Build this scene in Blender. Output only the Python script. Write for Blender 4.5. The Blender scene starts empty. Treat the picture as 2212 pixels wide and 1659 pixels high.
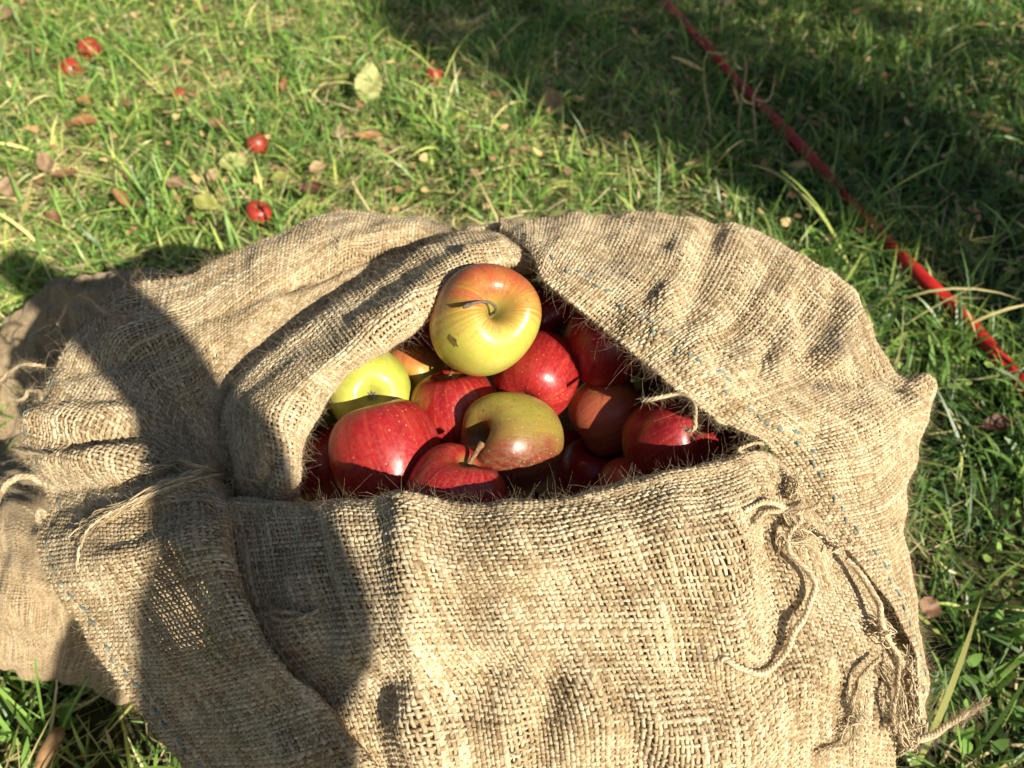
import bpy, math
import numpy as np
from mathutils import Vector, Matrix

# ------------------------------------------------------------------ camera, light, exposure
sc = bpy.context.scene
col = sc.collection
rng = np.random.default_rng(11)

CAM_H = 0.85
PITCH = math.radians(44.0)              # below the horizon
F, CX, CY = 1620.0, 1106.0, 829.5       # focal length and centre of the view, on a 2212 px wide picture
cam = bpy.data.cameras.new('camera')
cam.sensor_width = 36.0
cam.lens = 36.0 * F / 2212.0
cam.clip_start, cam.clip_end = 0.02, 400.0
cam.dof.use_dof = True
cam.dof.focus_distance = 0.49
cam.dof.aperture_fstop = 8.5
camo = bpy.data.objects.new('camera', cam)
camo.location = (0, 0, CAM_H)
camo.rotation_euler = (math.pi / 2 - PITCH, 0, 0)
col.objects.link(camo)
sc.camera = camo

SUN_EL = math.radians(29.0)
SUN_AZ = math.radians(40.0)             # shadows fall this far to the left of straight ahead
S_DIR = np.array([math.cos(SUN_EL) * math.sin(SUN_AZ), -math.cos(SUN_EL) * math.cos(SUN_AZ), math.sin(SUN_EL)])
w = bpy.data.worlds.new('World'); sc.world = w
w.use_nodes = True
nt = w.node_tree
sky = nt.nodes.new('ShaderNodeTexSky'); sky.sky_type = 'NISHITA'; sky.sun_disc = False
sky.sun_elevation = SUN_EL; sky.sun_rotation = math.atan2(S_DIR[0], S_DIR[1])
nt.links.new(sky.outputs[0], nt.nodes['Background'].inputs[0])
nt.nodes['Background'].inputs[1].default_value = 0.05
sl = bpy.data.lights.new('sun', 'SUN'); sl.energy = 5.0; sl.angle = math.radians(0.53); sl.color = (1.0, 0.915, 0.765)
so = bpy.data.objects.new('sun', sl); so.location = tuple(S_DIR * 20)
so.rotation_euler = Vector(tuple(S_DIR)).to_track_quat('Z', 'Y').to_euler()
col.objects.link(so)
sc.view_settings.view_transform = 'Standard'
sc.view_settings.look = 'None'
sc.view_settings.gamma = 1.0
sc.view_settings.exposure = 0.84
sc.cycles.use_denoising = True
sc.cycles.max_bounces = 6
sc.cycles.transparent_max_bounces = 4

# ------------------------------------------------------------------ helpers
CF = np.array([0, math.cos(PITCH), -math.sin(PITCH)])
CU = np.array([0, math.sin(PITCH), math.cos(PITCH)])
CR_ = np.array([1.0, 0, 0])
CAM = np.array([0, 0, CAM_H])

def ray(x, y):
    return CF + (x - CX) / F * CR_ + (CY - y) / F * CU
def at_d(x, y, d): return CAM + d * ray(x, y)
def at_z(x, y, z):
    r = ray(x, y); return CAM + r * ((z - CAM_H) / r[2])
def project(P):
    q = P - CAM; d = q @ CF
    return np.stack([CX + F * (q @ CR_) / d, CY - F * (q @ CU) / d], -1)
def norm(v): return v / np.maximum(np.linalg.norm(v, axis=-1, keepdims=True), 1e-12)

def tag(o, label, cat, group=None, kind=None):
    if label: o['label'] = label
    if cat: o['category'] = cat
    if group: o['group'] = group
    if kind: o['kind'] = kind
    return o
def empty(name, loc=(0, 0, 0)):
    o = bpy.data.objects.new(name, None); o.empty_display_size = 0.02
    o.location = tuple(loc); col.objects.link(o); return o

def mesh_obj(name, V, Fc, mat, parent=None, uv=None, color=None, smooth=True):
    """V [n,3], Fc [m,4] (or list of such arrays), uv [m*k,2] per loop, color [n,4] per vertex."""
    V = np.asarray(V, np.float32); Fc = np.asarray(Fc, np.int32)
    me = bpy.data.meshes.new(name)
    k = Fc.shape[1]
    me.vertices.add(len(V)); me.vertices.foreach_set('co', V.ravel())
    me.loops.add(Fc.size); me.loops.foreach_set('vertex_index', Fc.ravel())
    me.polygons.add(len(Fc)); me.polygons.foreach_set('loop_start', np.arange(0, Fc.size, k, dtype=np.int32))
    if smooth: me.polygons.foreach_set('use_smooth', np.ones(len(Fc), bool))
    if uv is not None:
        l = me.uv_layers.new(name='UVMap'); l.data.foreach_set('uv', np.asarray(uv, np.float32).ravel())
    if color is not None:
        c = np.asarray(color, np.float32)
        if c.shape[1] == 3: c = np.concatenate([c, np.ones((len(c), 1), np.float32)], 1)
        a = me.color_attributes.new('tone', 'FLOAT_COLOR', 'POINT'); a.data.foreach_set('color', c.ravel())
    me.update(calc_edges=True)
    me.materials.append(mat)
    o = bpy.data.objects.new(name, me); col.objects.link(o)
    if parent is not None: o.parent = parent
    return o

class Bag:
    """collects tubes and sheets that belong to one mesh"""
    def __init__(s): s.V, s.F, s.U, s.C, s.n = [], [], [], [], 0
    def add(s, V, Fc, U, C):
        s.V.append(V); s.F.append(Fc + s.n); s.U.append(U); s.C.append(C); s.n += len(V)
    def build(s, name, mat, parent=None, smooth=True):
        return mesh_obj(name, np.concatenate(s.V), np.concatenate(s.F), mat, parent, np.concatenate(s.U), np.concatenate(s.C), smooth)

def tubes(P, N, rb, rn, sides, color, s0=None):
    """P [n,k,3] centre lines, N [n,k,3] rough normals, rb/rn [n,k] half widths, color [n,k,3]"""
    n, k = P.shape[:2]
    T = norm(np.gradient(P, axis=1))
    B = norm(np.cross(T, N)); N2 = np.cross(B, T)
    th = np.arange(sides) / sides * 2 * np.pi
    V = P[:, :, None] + (rb[:, :, None] * np.cos(th))[..., None] * B[:, :, None] + (rn[:, :, None] * np.sin(th))[..., None] * N2[:, :, None]
    idx = np.arange(n * k * sides).reshape(n, k, sides)
    nx = np.roll(idx, -1, axis=2)
    Fc = np.stack([idx[:, :-1], nx[:, :-1], nx[:, 1:], idx[:, 1:]], -1).reshape(-1, 4)
    seg = np.linalg.norm(np.diff(P, axis=1), axis=-1)
    L = np.concatenate([np.zeros((n, 1)), np.cumsum(seg, 1)], 1)
    L = L + rng.random((n, 1)) * 3
    u0 = np.broadcast_to((np.arange(sides) / sides)[None, None], (n, k - 1, sides))
    u1 = u0 + 1.0 / sides
    l0 = np.broadcast_to(L[:, :-1, None], u0.shape); l1 = np.broadcast_to(L[:, 1:, None], u0.shape)
    U = np.stack([np.stack([u0, l0], -1), np.stack([u1, l0], -1), np.stack([u1, l1], -1), np.stack([u0, l1], -1)], 3).reshape(-1, 2)
    C = np.repeat(color.reshape(n * k, 1, -1), sides, 1).reshape(n * k * sides, -1)
    return V.reshape(-1, 3), Fc, U, C

def cr(ctrl, t):
    """Catmull-Rom through ctrl [m,...] at t in 0..m-1"""
    m = len(ctrl)
    c = np.concatenate([[2 * ctrl[0] - ctrl[1]], ctrl, [2 * ctrl[-1] - ctrl[-2]]])
    i = np.clip(np.floor(t).astype(int), 0, m - 2); f = t - i
    f = f.reshape(f.shape + (1,) * (c.ndim - 1))
    p0, p1, p2, p3 = c[i], c[i + 1], c[i + 2], c[i + 3]
    return 0.5 * ((2 * p1) + (-p0 + p2) * f + (2 * p0 - 5 * p1 + 4 * p2 - p3) * f ** 2 + (-p0 + 3 * p1 - 3 * p2 + p3) * f ** 3)

def wob(P, scale, seed, n=7):
    r = np.random.default_rng(seed)
    out = 0
    for _ in range(n):
        k = r.normal(size=3); k /= np.linalg.norm(k)
        out = out + np.sin(P @ k * (2 * np.pi / scale * r.uniform(0.7, 1.5)) + r.uniform(0, 6.28))
    return out / math.sqrt(n)

def noise1(n, k, cells, r=None):
    """n smooth random lines of k samples, about unit range"""
    r = r or rng
    m = max(4, int(cells) + 3)
    c = r.uniform(-1, 1, (m, n))
    return cr(c, np.linspace(0, m - 1.001, k)).T

def bil(G, r, c):
    nr, nc = G.shape[:2]
    r = np.clip(r, 0, 1) * (nr - 1); c = np.clip(c, 0, 1) * (nc - 1)
    i = np.minimum(r.astype(int), nr - 2); j = np.minimum(c.astype(int), nc - 2)
    a = (r - i)[..., None]; b = (c - j)[..., None]
    return (G[i, j] * (1 - a) + G[i + 1, j] * a) * (1 - b) + (G[i, j + 1] * (1 - a) + G[i + 1, j + 1] * a) * b

# ------------------------------------------------------------------ materials
def new_mat(name):
    m = bpy.data.materials.new(name); m.use_nodes = True
    n = m.node_tree.nodes; l = m.node_tree.links
    return m, n, l, n['Principled BSDF']
def N(n, t, **kw):
    x = n.new('ShaderNode' + t)
    for k, v in kw.items():
        if k == 'op': x.operation = v
        elif k == 'dt': x.data_type = v
        elif k == 'bt': x.blend_type = v
        else: setattr(x, k, v)
    return x
def ramp(n, l, src, stops):
    r = N(n, 'ValToRGB'); e = r.color_ramp.elements
    while len(e) < len(stops): e.new(0.5)
    for q, (p, c) in zip(e, stops): q.position = p; q.color = (*c, 1)
    l.new(src, r.inputs[0]); return r.outputs[0]
def mixc(n, l, fac, a, b, bt='MIX'):
    m = N(n, 'Mix', dt='RGBA', bt=bt)
    for s, v in ((m.inputs[0], fac), (m.inputs[6], a), (m.inputs[7], b)):
        if isinstance(v, (int, float)): s.default_value = v
        elif isinstance(v, tuple): s.default_value = (*v, 1)
        else: l.new(v, s)
    return m.outputs[2]
def math_(n, l, op, a, b=None, clamp=False):
    m = N(n, 'Math', op=op); m.use_clamp = clamp
    for s, v in ((m.inputs[0], a), (m.inputs[1], b)):
        if v is None: continue
        if isinstance(v, (int, float)): s.default_value = v
        else: l.new(v, s)
    return m.outputs[0]

def burlap_material(name, dark, mid, light, bump=0.6, trans=0.18):
    m, n, l, p = new_mat(name)
    at = N(n, 'VertexColor', layer_name='tone')
    sep = N(n, 'SeparateColor'); l.new(at.outputs[0], sep.inputs[0])
    uv = N(n, 'UVMap')
    sx = N(n, 'SeparateXYZ'); l.new(uv.outputs[0], sx.inputs[0])
    # twisted fibres: stripes that run slanted round the yarn
    a = math_(n, l, 'MULTIPLY', sx.outputs[0], 6.0)
    b = math_(n, l, 'MULTIPLY', sx.outputs[1], 900.0)
    ab = math_(n, l, 'ADD', a, b)
    cmb = N(n, 'CombineXYZ'); l.new(ab, cmb.inputs[0])
    c2 = math_(n, l, 'MULTIPLY', sx.outputs[1], 120.0); l.new(c2, cmb.inputs[1])
    no = N(n, 'TexNoise'); no.inputs['Scale'].default_value = 1.0; no.inputs['Detail'].default_value = 2.0
    l.new(cmb.outputs[0], no.inputs['Vector'])
    geo = N(n, 'NewGeometry')
    n2 = N(n, 'TexNoise'); n2.inputs['Scale'].default_value = 55.0; n2.inputs['Detail'].default_value = 4.0
    l.new(geo.outputs['Position'], n2.inputs['Vector'])
    t = math_(n, l, 'ADD', sep.outputs[0], math_(n, l, 'MULTIPLY', math_(n, l, 'SUBTRACT', no.outputs[0], 0.5), 1.5))
    t = math_(n, l, 'ADD', t, math_(n, l, 'MULTIPLY', math_(n, l, 'SUBTRACT', n2.outputs[0], 0.5), 0.5), clamp=True)
    c = ramp(n, l, t, [(0.1, dark), (0.5, mid), (0.9, light)])
    c = mixc(n, l, math_(n, l, 'MULTIPLY', sep.outputs[1], 0.75), c, (0.13, 0.11, 0.095))
    l.new(c, p.inputs['Base Color'])
    p.inputs['Roughness'].default_value = 0.85
    p.inputs['Specular IOR Level'].default_value = 0.25
    p.inputs['Sheen Weight'].default_value = 0.12
    p.inputs['Sheen Tint'].default_value = (1, 0.9, 0.7, 1)
    bp = N(n, 'Bump'); bp.inputs['Strength'].default_value = bump; bp.inputs['Distance'].default_value = 0.0006
    l.new(no.outputs[0], bp.inputs['Height']); l.new(bp.outputs[0], p.inputs['Normal'])
    tr = N(n, 'BsdfTranslucent'); l.new(c, tr.inputs[0])
    mx = N(n, 'MixShader'); mx.inputs[0].default_value = trans
    out = n['Material Output']
    l.new(p.outputs[0], mx.inputs[1]); l.new(tr.outputs[0], mx.inputs[2]); l.new(mx.outputs[0], out.inputs[0])
    return m

M_yarn = burlap_material('burlap_yarn', (0.28, 0.19, 0.092), (0.55, 0.425, 0.255), (0.74, 0.625, 0.425))
M_fibre = burlap_material('jute_fibre', (0.42, 0.31, 0.17), (0.58, 0.46, 0.29), (0.72, 0.62, 0.45), bump=0.1, trans=0.3)
M_yarn2 = burlap_material('grey_burlap_yarn', (0.27, 0.18, 0.09), (0.44, 0.33, 0.195), (0.56, 0.45, 0.30))

def sheet_material(name, base):
    m, n, l, p = new_mat(name)
    geo = N(n, 'NewGeometry')
    n2 = N(n, 'TexNoise'); n2.inputs['Scale'].default_value = 260.0; n2.inputs['Detail'].default_value = 5.0
    l.new(geo.outputs['Position'], n2.inputs['Vector'])
    c = ramp(n, l, n2.outputs[0], [(0.3, tuple(v * 0.55 for v in base)), (0.7, base)])
    l.new(c, p.inputs['Base Color']); p.inputs['Roughness'].default_value = 1.0
    p.inputs['Specular IOR Level'].default_value = 0.1
    bp = N(n, 'Bump'); bp.inputs['Strength'].default_value = 0.8; bp.inputs['Distance'].default_value = 0.002
    l.new(n2.outputs[0], bp.inputs['Height']); l.new(bp.outputs[0], p.inputs['Normal'])
    return m
M_lining = sheet_material('burlap_lining', (0.40, 0.285, 0.15))

def thread_material(name, c):
    m, n, l, p = new_mat(name)
    geo = N(n, 'NewGeometry')
    n2 = N(n, 'TexNoise'); n2.inputs['Scale'].default_value = 400.0
    l.new(geo.outputs['Position'], n2.inputs['Vector'])
    l.new(ramp(n, l, n2.outputs[0], [(0.3, tuple(v * 0.6 for v in c)), (0.75, tuple(min(1, v * 1.5) for v in c))]), p.inputs['Base Color'])
    p.inputs['Roughness'].default_value = 0.9
    return m
M_teal = thread_material('teal_thread', (0.15, 0.215, 0.20))

# ------------------------------------------------------------------ cloth of real yarns
def make_grid(ctrl, nr=260, nc=200, ridges=(), wr=0.0015, seed=1, arc_rows=True, extra=None):
    ctrl = np.asarray(ctrl, float)
    R, C = ctrl.shape[:2]
    G = cr(ctrl, np.linspace(0, R - 1, nr))
    G = np.swapaxes(cr(np.swapaxes(G, 0, 1), np.linspace(0, C - 1, nc)), 0, 1)
    # even spacing along every row, and along the rows on average
    d = np.linalg.norm(np.diff(G, axis=1), axis=-1)
    L = np.concatenate([np.zeros((nr, 1)), np.cumsum(d, 1)], 1); L /= L[:, -1:]
    ker = np.ones(13) / 13
    Lp = np.concatenate([np.repeat(L[:1], 6, 0), L, np.repeat(L[-1:], 6, 0)])
    L = np.stack([np.convolve(Lp[:, j], ker, 'valid') for j in range(nc)], 1)
    q = np.linspace(0, 1, nc)
    H = np.empty_like(G)
    for i in range(nr):
        for a in range(3): H[i, :, a] = np.interp(q, L[i], G[i, :, a])
    G = H
    d = np.linalg.norm(np.diff(G, axis=0), axis=-1).mean(1)
    L = np.concatenate([[0], np.cumsum(d)]); L /= L[-1]
    q = np.linspace(0, 1, nr)
    f = np.interp(q, L, np.linspace(0, 1, nr))
    G = bil(G, np.repeat(f[:, None], nc, 1), np.repeat(np.linspace(0, 1, nc)[None], nr, 0))
    Nn = grid_normal(G)
    S = project(G)
    h = wr * wob(G, 0.06, seed) + wr * 0.5 * wob(G, 0.028, seed + 5)
    for (x0, y0, x1, y1, wd, ht) in ridges:
        a = np.array([x0, y0], float); b = np.array([x1, y1], float); ab = b - a
        t = np.clip(((S - a) @ ab) / max(ab @ ab, 1e-6), 0, 1)
        dist = np.linalg.norm(S - (a + t[..., None] * ab), axis=-1)
        h = h + ht * np.exp(-(dist / wd) ** 2)
    G = G + Nn * h[..., None]
    return G
def grid_normal(G):
    Nn = norm(np.cross(np.gradient(G, axis=0), np.gradient(G, axis=1)))
    v = CAM - G; k = max(3, G.shape[1] // 2)     # the outside is the side that faces the viewer
    if np.median((Nn * norm(v)).sum(-1)[:, :k]) < 0: Nn = -Nn
    return Nn

def weave(name, G, mat, parent, thin=None, pw=0.0031, pf=0.0036, stains=(), sides=6, seg=5, warp_r=(0.43, 0.28), weft_r=(0.29, 0.21), lining=True, hole=None, tone0=0.5, loose=0.055, lining_mat=None):
    """woven cloth on grid G: warp runs along the rows' direction (axis 0), weft across"""
    nr, nc = G.shape[:2]
    Nn = grid_normal(G)
    width = np.linalg.norm(np.diff(G, axis=1), axis=-1).sum(1).mean()
    length = np.linalg.norm(np.diff(G, axis=0), axis=-1).sum(0).mean()
    nW = int(width / pw); nF = int(length / pf)
    def dirt(P):
        if not len(stains): return np.zeros(P.shape[:-1])
        S = project(P); o = 0
        for (x, y, rx, ry, k) in stains:
            o = o + k * np.exp(-(((S[..., 0] - x) / rx) ** 2 + ((S[..., 1] - y) / ry) ** 2))
        return np.clip(o * (1 + 0.5 * wob(P, 0.012, 77)), 0, 1)
    bag = Bag()
    for axis in (0, 1):
        n, m = (nW, nF) if axis == 0 else (nF, nW)
        k = m * seg + 1
        run = np.linspace(0, 1, k)
        pitch = (pw if axis == 0 else pf)
        cross = (np.arange(n) + 0.5)[:, None] + rng.uniform(-.12, .12, (n, 1)) + loose * 2.2 * noise1(n, k, m / 9)
        # neighbouring gaps: slow changes of how densely the yarns lie
        cross = (cross / n)
        rr = np.repeat(run[None], n, 0)
        if axis == 0: P = bil(G, rr, cross); Q = norm(bil(Nn, rr, cross))
        else: P = bil(G, cross, rr); Q = norm(bil(Nn, cross, rr))
        phase = np.pi * (run * m - 0.5)[None] + np.pi * np.arange(n)[:, None]
        amp = (0.13 if axis == 0 else 0.24) * pf
        off = amp * np.cos(phase) * (1 if axis == 0 else -1)
        P = P + Q * off[..., None]
        thick = rng.lognormal(0, 0.16, (n, 1)) * (1 + 0.22 * noise1(n, k, m / 5) + 0.1 * noise1(n, k, m * 0.8))
        for _ in range(2):     # slubs: a thick spot here and there
            c0 = rng.uniform(-.3, 1.3, (n, 1)); thick = thick * (1 + rng.uniform(.1, .45, (n, 1)) * np.exp(-((run[None] - c0) * m / rng.uniform(1.5, 5, (n, 1))) ** 2))
        if thin is not None:
            S_ = project(P); thick = thick * thin(S_[..., 0], S_[..., 1])
        r = (warp_r if axis == 0 else weft_r)
        base = (pw if axis == 0 else pf)
        rb = r[0] * base * thick; rn = r[1] * base * thick
        tone = tone0 + (0.0 if axis == 0 else 0.04) + rng.normal(0, 0.11, (n, 1)) + 0.20 * noise1(n, k, m / 4) + 0.10 * noise1(n, k, m * 0.9) + 0.04 * wob(P, 0.09, 41) + 0.03 * wob(P, 0.03, 42)
        C = np.stack([np.clip(tone, 0, 1), dirt(P), np.zeros_like(tone)], -1)
        bag.add(*tubes(P, Q, rb, rn, sides, C))
    o = bag.build(name, mat, parent)
    if lining:
        st = 3
        Gl = (G - Nn * (0.54 * pf))[::st, ::st]
        a, b = Gl.shape[:2]
        idx = np.arange(a * b).reshape(a, b)
        Fc = np.stack([idx[:-1, :-1], idx[:-1, 1:], idx[1:, 1:], idx[1:, :-1]], -1).reshape(-1, 4)
        if hole is not None:
            S = project(Gl).reshape(-1, 2)[Fc].mean(1)
            Fc = Fc[~hole(S[:, 0], S[:, 1])]
        mesh_obj('lining', Gl.reshape(-1, 3), Fc, lining_mat or M_lining, o)
    return o

def fibres(bag, P0, D, Nn, length, curl, radius, k=6, sides=3, tone=(0.55, 0.2)):
    """many curved hairs from points P0 along D"""
    n = len(P0)
    t = np.linspace(0, 1, k)
    A = norm(np.cross(D, rng.normal(size=(n, 3))))
    B = np.cross(D, A)
    L = length[:, None, None]; tt = t[None, :, None]
    c1 = (curl * rng.normal(size=n))[:, None, None]; c2 = (curl * rng.normal(size=n))[:, None, None]
    P = P0[:, None] + D[:, None] * L * tt + A[:, None] * L * c1 * tt ** 2 + B[:, None] * L * c2 * (tt ** 2 - 0.6 * tt)
    r = radius[:, None] * (1 - 0.6 * t[None])
    C = np.zeros((n, k, 3)); C[..., 0] = np.clip(rng.normal(tone[0], tone[1], (n, 1)), 0, 1)
    bag.add(*tubes(P, np.repeat(Nn[:, None], k, 1) + 1e-3, r, r, sides, C))

def surface_fuzz(bag, G, count, lmin=0.004, lmax=0.014, lift=0.45, rad=0.000055, crange=(0.02, 0.98), rrange=(0, 1)):
    Nn = grid_normal(G)
    r = rng.uniform(*rrange, count); c = rng.uniform(*crange, count)
    P = bil(G, r, c); Q = norm(bil(Nn, r, c))
    D = norm(rng.normal(size=(count, 3)))
    D = norm(D - Q * (D * Q).sum(-1, keepdims=True) + Q * rng.uniform(0.05, lift, (count, 1)))
    fibres(bag, P + Q * 0.0007, D, Q, lmin * .5 + (lmax - lmin * .5) * rng.random(count) ** 2, 0.9, rad * rng.uniform(0.7, 1.4, count))

def edge_fringe(bag, G, cfrac, count, lmin=0.003, lmax=0.016, out=1.0, rad=0.00007, rrange=(0, 1), spread=0.9, lift=0.3):
    Nn = grid_normal(G)
    r = rng.uniform(*rrange, count); c = np.full(count, cfrac) + rng.uniform(-0.006, 0.006, count)
    r = np.clip(r + 0.012 * np.round(r * 40 + rng.normal(0, .4, count)) / 40 * 0 + 0.006 * np.sin(r * 260 + 3 * np.sin(r * 71)), 0, 1)
    P = bil(G, r, c); Q = norm(bil(Nn, r, c))
    e = bil(G, r, np.full(count, 0.04 if cfrac < 0.5 else 0.96)); D0 = norm(bil(G, r, np.full(count, 0.0 if cfrac < 0.5 else 1.0)) - e)
    D = norm(D0 * out + spread * rng.normal(size=(count, 3)) + Q * lift * rng.random((count, 1)))
    fibres(bag, P, D, Q, lmin + (lmax - lmin) * rng.random(count) ** 2.5, 1.1, rad * rng.uniform(0.7, 1.5, count), k=6)

def twine(bag, pts, R, plies=3, turns_per_m=95, fuzz=250, tone=0.55, taper=False):
    pts = np.asarray(pts, float)
    seglen = np.linalg.norm(np.diff(pts, axis=0), axis=1).sum()
    k = max(24, int(seglen / 0.0011))
    P = cr(pts, np.linspace(0, len(pts) - 1, k))
    P = P + np.stack([0.0006 * noise1(1, k, seglen / 0.008)[0] for _ in range(3)], -1)
    T = norm(np.gradient(P, axis=0))
    up = np.tile(norm(CAM - P.mean(0)), (k, 1))
    B = norm(np.cross(T, up)); Q = np.cross(B, T)
    s = np.concatenate([[0], np.cumsum(np.linalg.norm(np.diff(P, axis=0), axis=1))])
    rad = R * (1 + 0.15 * noise1(1, k, seglen / 0.01)[0])
    if taper: rad = rad * np.clip((s[-1] - s) / (0.25 * s[-1]), 0.35, 1)
    for j in range(plies):
        ph = s * turns_per_m * 2 * np.pi + j * 2 * np.pi / plies
        C_ = P + (0.52 * rad * np.cos(ph))[:, None] * B + (0.52 * rad * np.sin(ph))[:, None] * Q
        rr = (0.58 * rad)[None]
        tc = np.zeros((1, k, 3)); tc[..., 0] = np.clip(tone + rng.normal(0, .08) + 0.2 * noise1(1, k, seglen / 0.01), 0, 1)
        bag.add(*tubes(C_[None], Q[None], rr, rr, 6, tc))
    if fuzz:
        i = rng.integers(0, k, int(fuzz * seglen / 0.05))
        D = norm(rng.normal(size=(len(i), 3)) + 0.8 * T[i])
        fibres(bag, P[i], D, Q[i], rng.uniform(0.002, 0.009, len(i)), 0.6, np.full(len(i), 0.00008))

def strands(bag, pts, spread, count, R=0.00035, tone=0.55, flare=1.0):
    """a loose bundle of thin unspun strands along a path"""
    pts = np.asarray(pts, float); k = 26
    P = cr(pts, np.linspace(0, len(pts) - 1, k))
    t = np.linspace(0, 1, k)
    env = (0.45 + flare * np.abs(t - 0.4))[None, :, None]
    off = np.stack([noise1(count, k, 3) for _ in range(3)], -1) * spread * env * 1.2 + np.stack([noise1(count, k, 8) for _ in range(3)], -1) * spread * 0.45
    base = rng.normal(size=(count, 1, 3)) * spread * 0.5
    Q = P[None] + off + base * env
    C = np.zeros((count, k, 3)); C[..., 0] = np.clip(rng.normal(tone, .16, (count, 1)) + .15 * noise1(count, k, 4), 0, 1)
    r = R * rng.uniform(0.35, 1.3, (count, 1)) * (1 + 0.2 * noise1(count, k, 6))
    up = np.tile(norm(CAM - P.mean(0)), (count, k, 1))
    bag.add(*tubes(Q, up, r, r, 5, C))

def ZP(rows):   # rows of (x, y, height)
    return np.array([[at_z(*q) for q in r] for r in rows])

# =================================================================== the open sack
SACK_C = np.array([0.02, 0.40])
sack = empty('burlap_sack', (SACK_C[0], SACK_C[1], 0))
tag(sack, 'open tan burlap sack with rolled frayed rim, full of apples', 'sack')
sack_inv = Matrix.Translation((-SACK_C[0], -SACK_C[1], 0))
fuzz = Bag()

def child(o):
    return o

# ---- front panel: from inside the lip, over it and down towards the viewer
xs = [(440, 1068, .425), (540, 1066, .435), (640, 1076, .448), (740, 1080, .452), (810, 1066, .462), (865, 1050, .470), (920, 1062, .464), (980, 1078, .460), (1080, 1080, .462), (1200, 1068, .462), (1300, 1044, .460), (1400, 1021, .456), (1500, 1000, .452), (1570, 984, .448), (1640, 966, .440), (1692, 1000, .433), (1742, 1072, .422)]
low = {  # lines going down from the lip:  y, height
 440: [(455, 1120, .43), (470, 1220, .425), (500, 1330, .42), (560, 1440, .41), (640, 1540, .395), (700, 1660, .37), (760, 1800, .32)],
 540: [(548, 1120, .44), (560, 1220, .435), (580, 1330, .43), (620, 1440, .415), (680, 1540, .40), (740, 1660, .375), (800, 1800, .32)],
 640: [(645, 1115, .456), (650, 1210, .452), (660, 1320, .445), (690, 1430, .43), (730, 1530, .412), (780, 1660, .388), (840, 1800, .33)],
 740: [(742, 1112, .464), (745, 1205, .462), (752, 1310, .455), (775, 1420, .440), (805, 1525, .42), (840, 1655, .395), (880, 1800, .34)],
}
rows = [[] for _ in range(9)]
for (x, y, z) in xs:
    ins = 0.055
    rows[0].append((x, y + 22, z - ins))
    z = z + .006 * min(1, max(0, (x - 780) / 100)) * min(1, max(0, (1640 - x) / 200)); rows[1].append((x, y + 12, z))
    if x in low:
        for k_, q in enumerate(low[x]): rows[2 + k_].append(q)
    elif x <= 1600:
        f = (x - 740) / 860
        rows[2].append((x + 3, y + 40, z + .009))
        rows[3].append((x + 8, y + 125 + 5 * f, z + .012))
        rows[4].append((x + 14, 1308 - 30 * f, z + .003 - .006 * f))
        rows[5].append((x + 22, 1412 - 10 * f, z - .012 - .006 * f))
        rows[6].append((x + 34, 1515, z - .034 + .004 * f))
        rows[7].append((x + 50, 1650, z - .060 + .006 * f))
        rows[8].append((x + 60, 1800, z - .115))
    else:
        s = {1640: [(1650, 1000, .447), (1660, 1085, .442), (1668, 1190, .432), (1680, 1300, .422), (1700, 1420, .412), (1720, 1560, .396), (1740, 1760, .34)],
             1692: [(1722, 1060, .432), (1755, 1160, .421), (1778, 1250, .413), (1798, 1340, .405), (1818, 1440, .394), (1826, 1570, .375), (1840, 1760, .32)],
             1742: [(1800, 1145, .415), (1858, 1240, .402), (1900, 1315, .391), (1930, 1395, .380), (1946, 1480, .366), (1940, 1590, .348), (1915, 1760, .30)]}[x]
        for k_, q in enumerate(s): rows[2 + k_].append(q)
ridge_front = [
    (960, 1130, 1010, 1180, 60, .002), (1250, 1480, 1290, 1520, 75, .010), (1195, 1470, 1150, 1640, 44, -.009),
    (1050, 1450, 1000, 1530, 60, -.008), (830, 1470, 1100, 1440, 40, -.004), (900, 1560, 960, 1600, 60, .008),
    (1080, 1590, 1100, 1650, 50, .006), (1400, 1560, 1500, 1640, 70, .012), (1480, 1450, 1560, 1500, 50, -.008),
    (1590, 1100, 1600, 1400, 50, .005), (1665, 1120, 1690, 1420, 36, -.006), (1330, 1500, 1390, 1640, 30, -.006),
    (1450, 1100, 1420, 1330, 45, .004), (740, 1120, 770, 1400, 40, .006), (690, 1420, 720, 1480, 40, -.006),
    (1100, 1120, 1090, 1380, 60, .003)]
G_front = make_grid(ZP(rows), 300, 420, ridge_front, 0.0014, 3)
weave('front_panel', G_front, M_yarn, sack, stains=[(1060, 1345, 26, 60, .35), (800, 1290, 40, 70, .3), (1510, 1410, 9, 20, .9)])
surface_fuzz(fuzz, G_front, 11000, lift=0.45, rrange=(0.255, 1))
surface_fuzz(fuzz, G_front, 1500, 0.008, 0.02, lift=0.6, rrange=(0.235, 1))
# fuzz standing up along the lip
surface_fuzz(fuzz, G_front, 420, 0.003, 0.015, lift=0.9, rad=0.00005, rrange=(0.225, 0.27))

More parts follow.
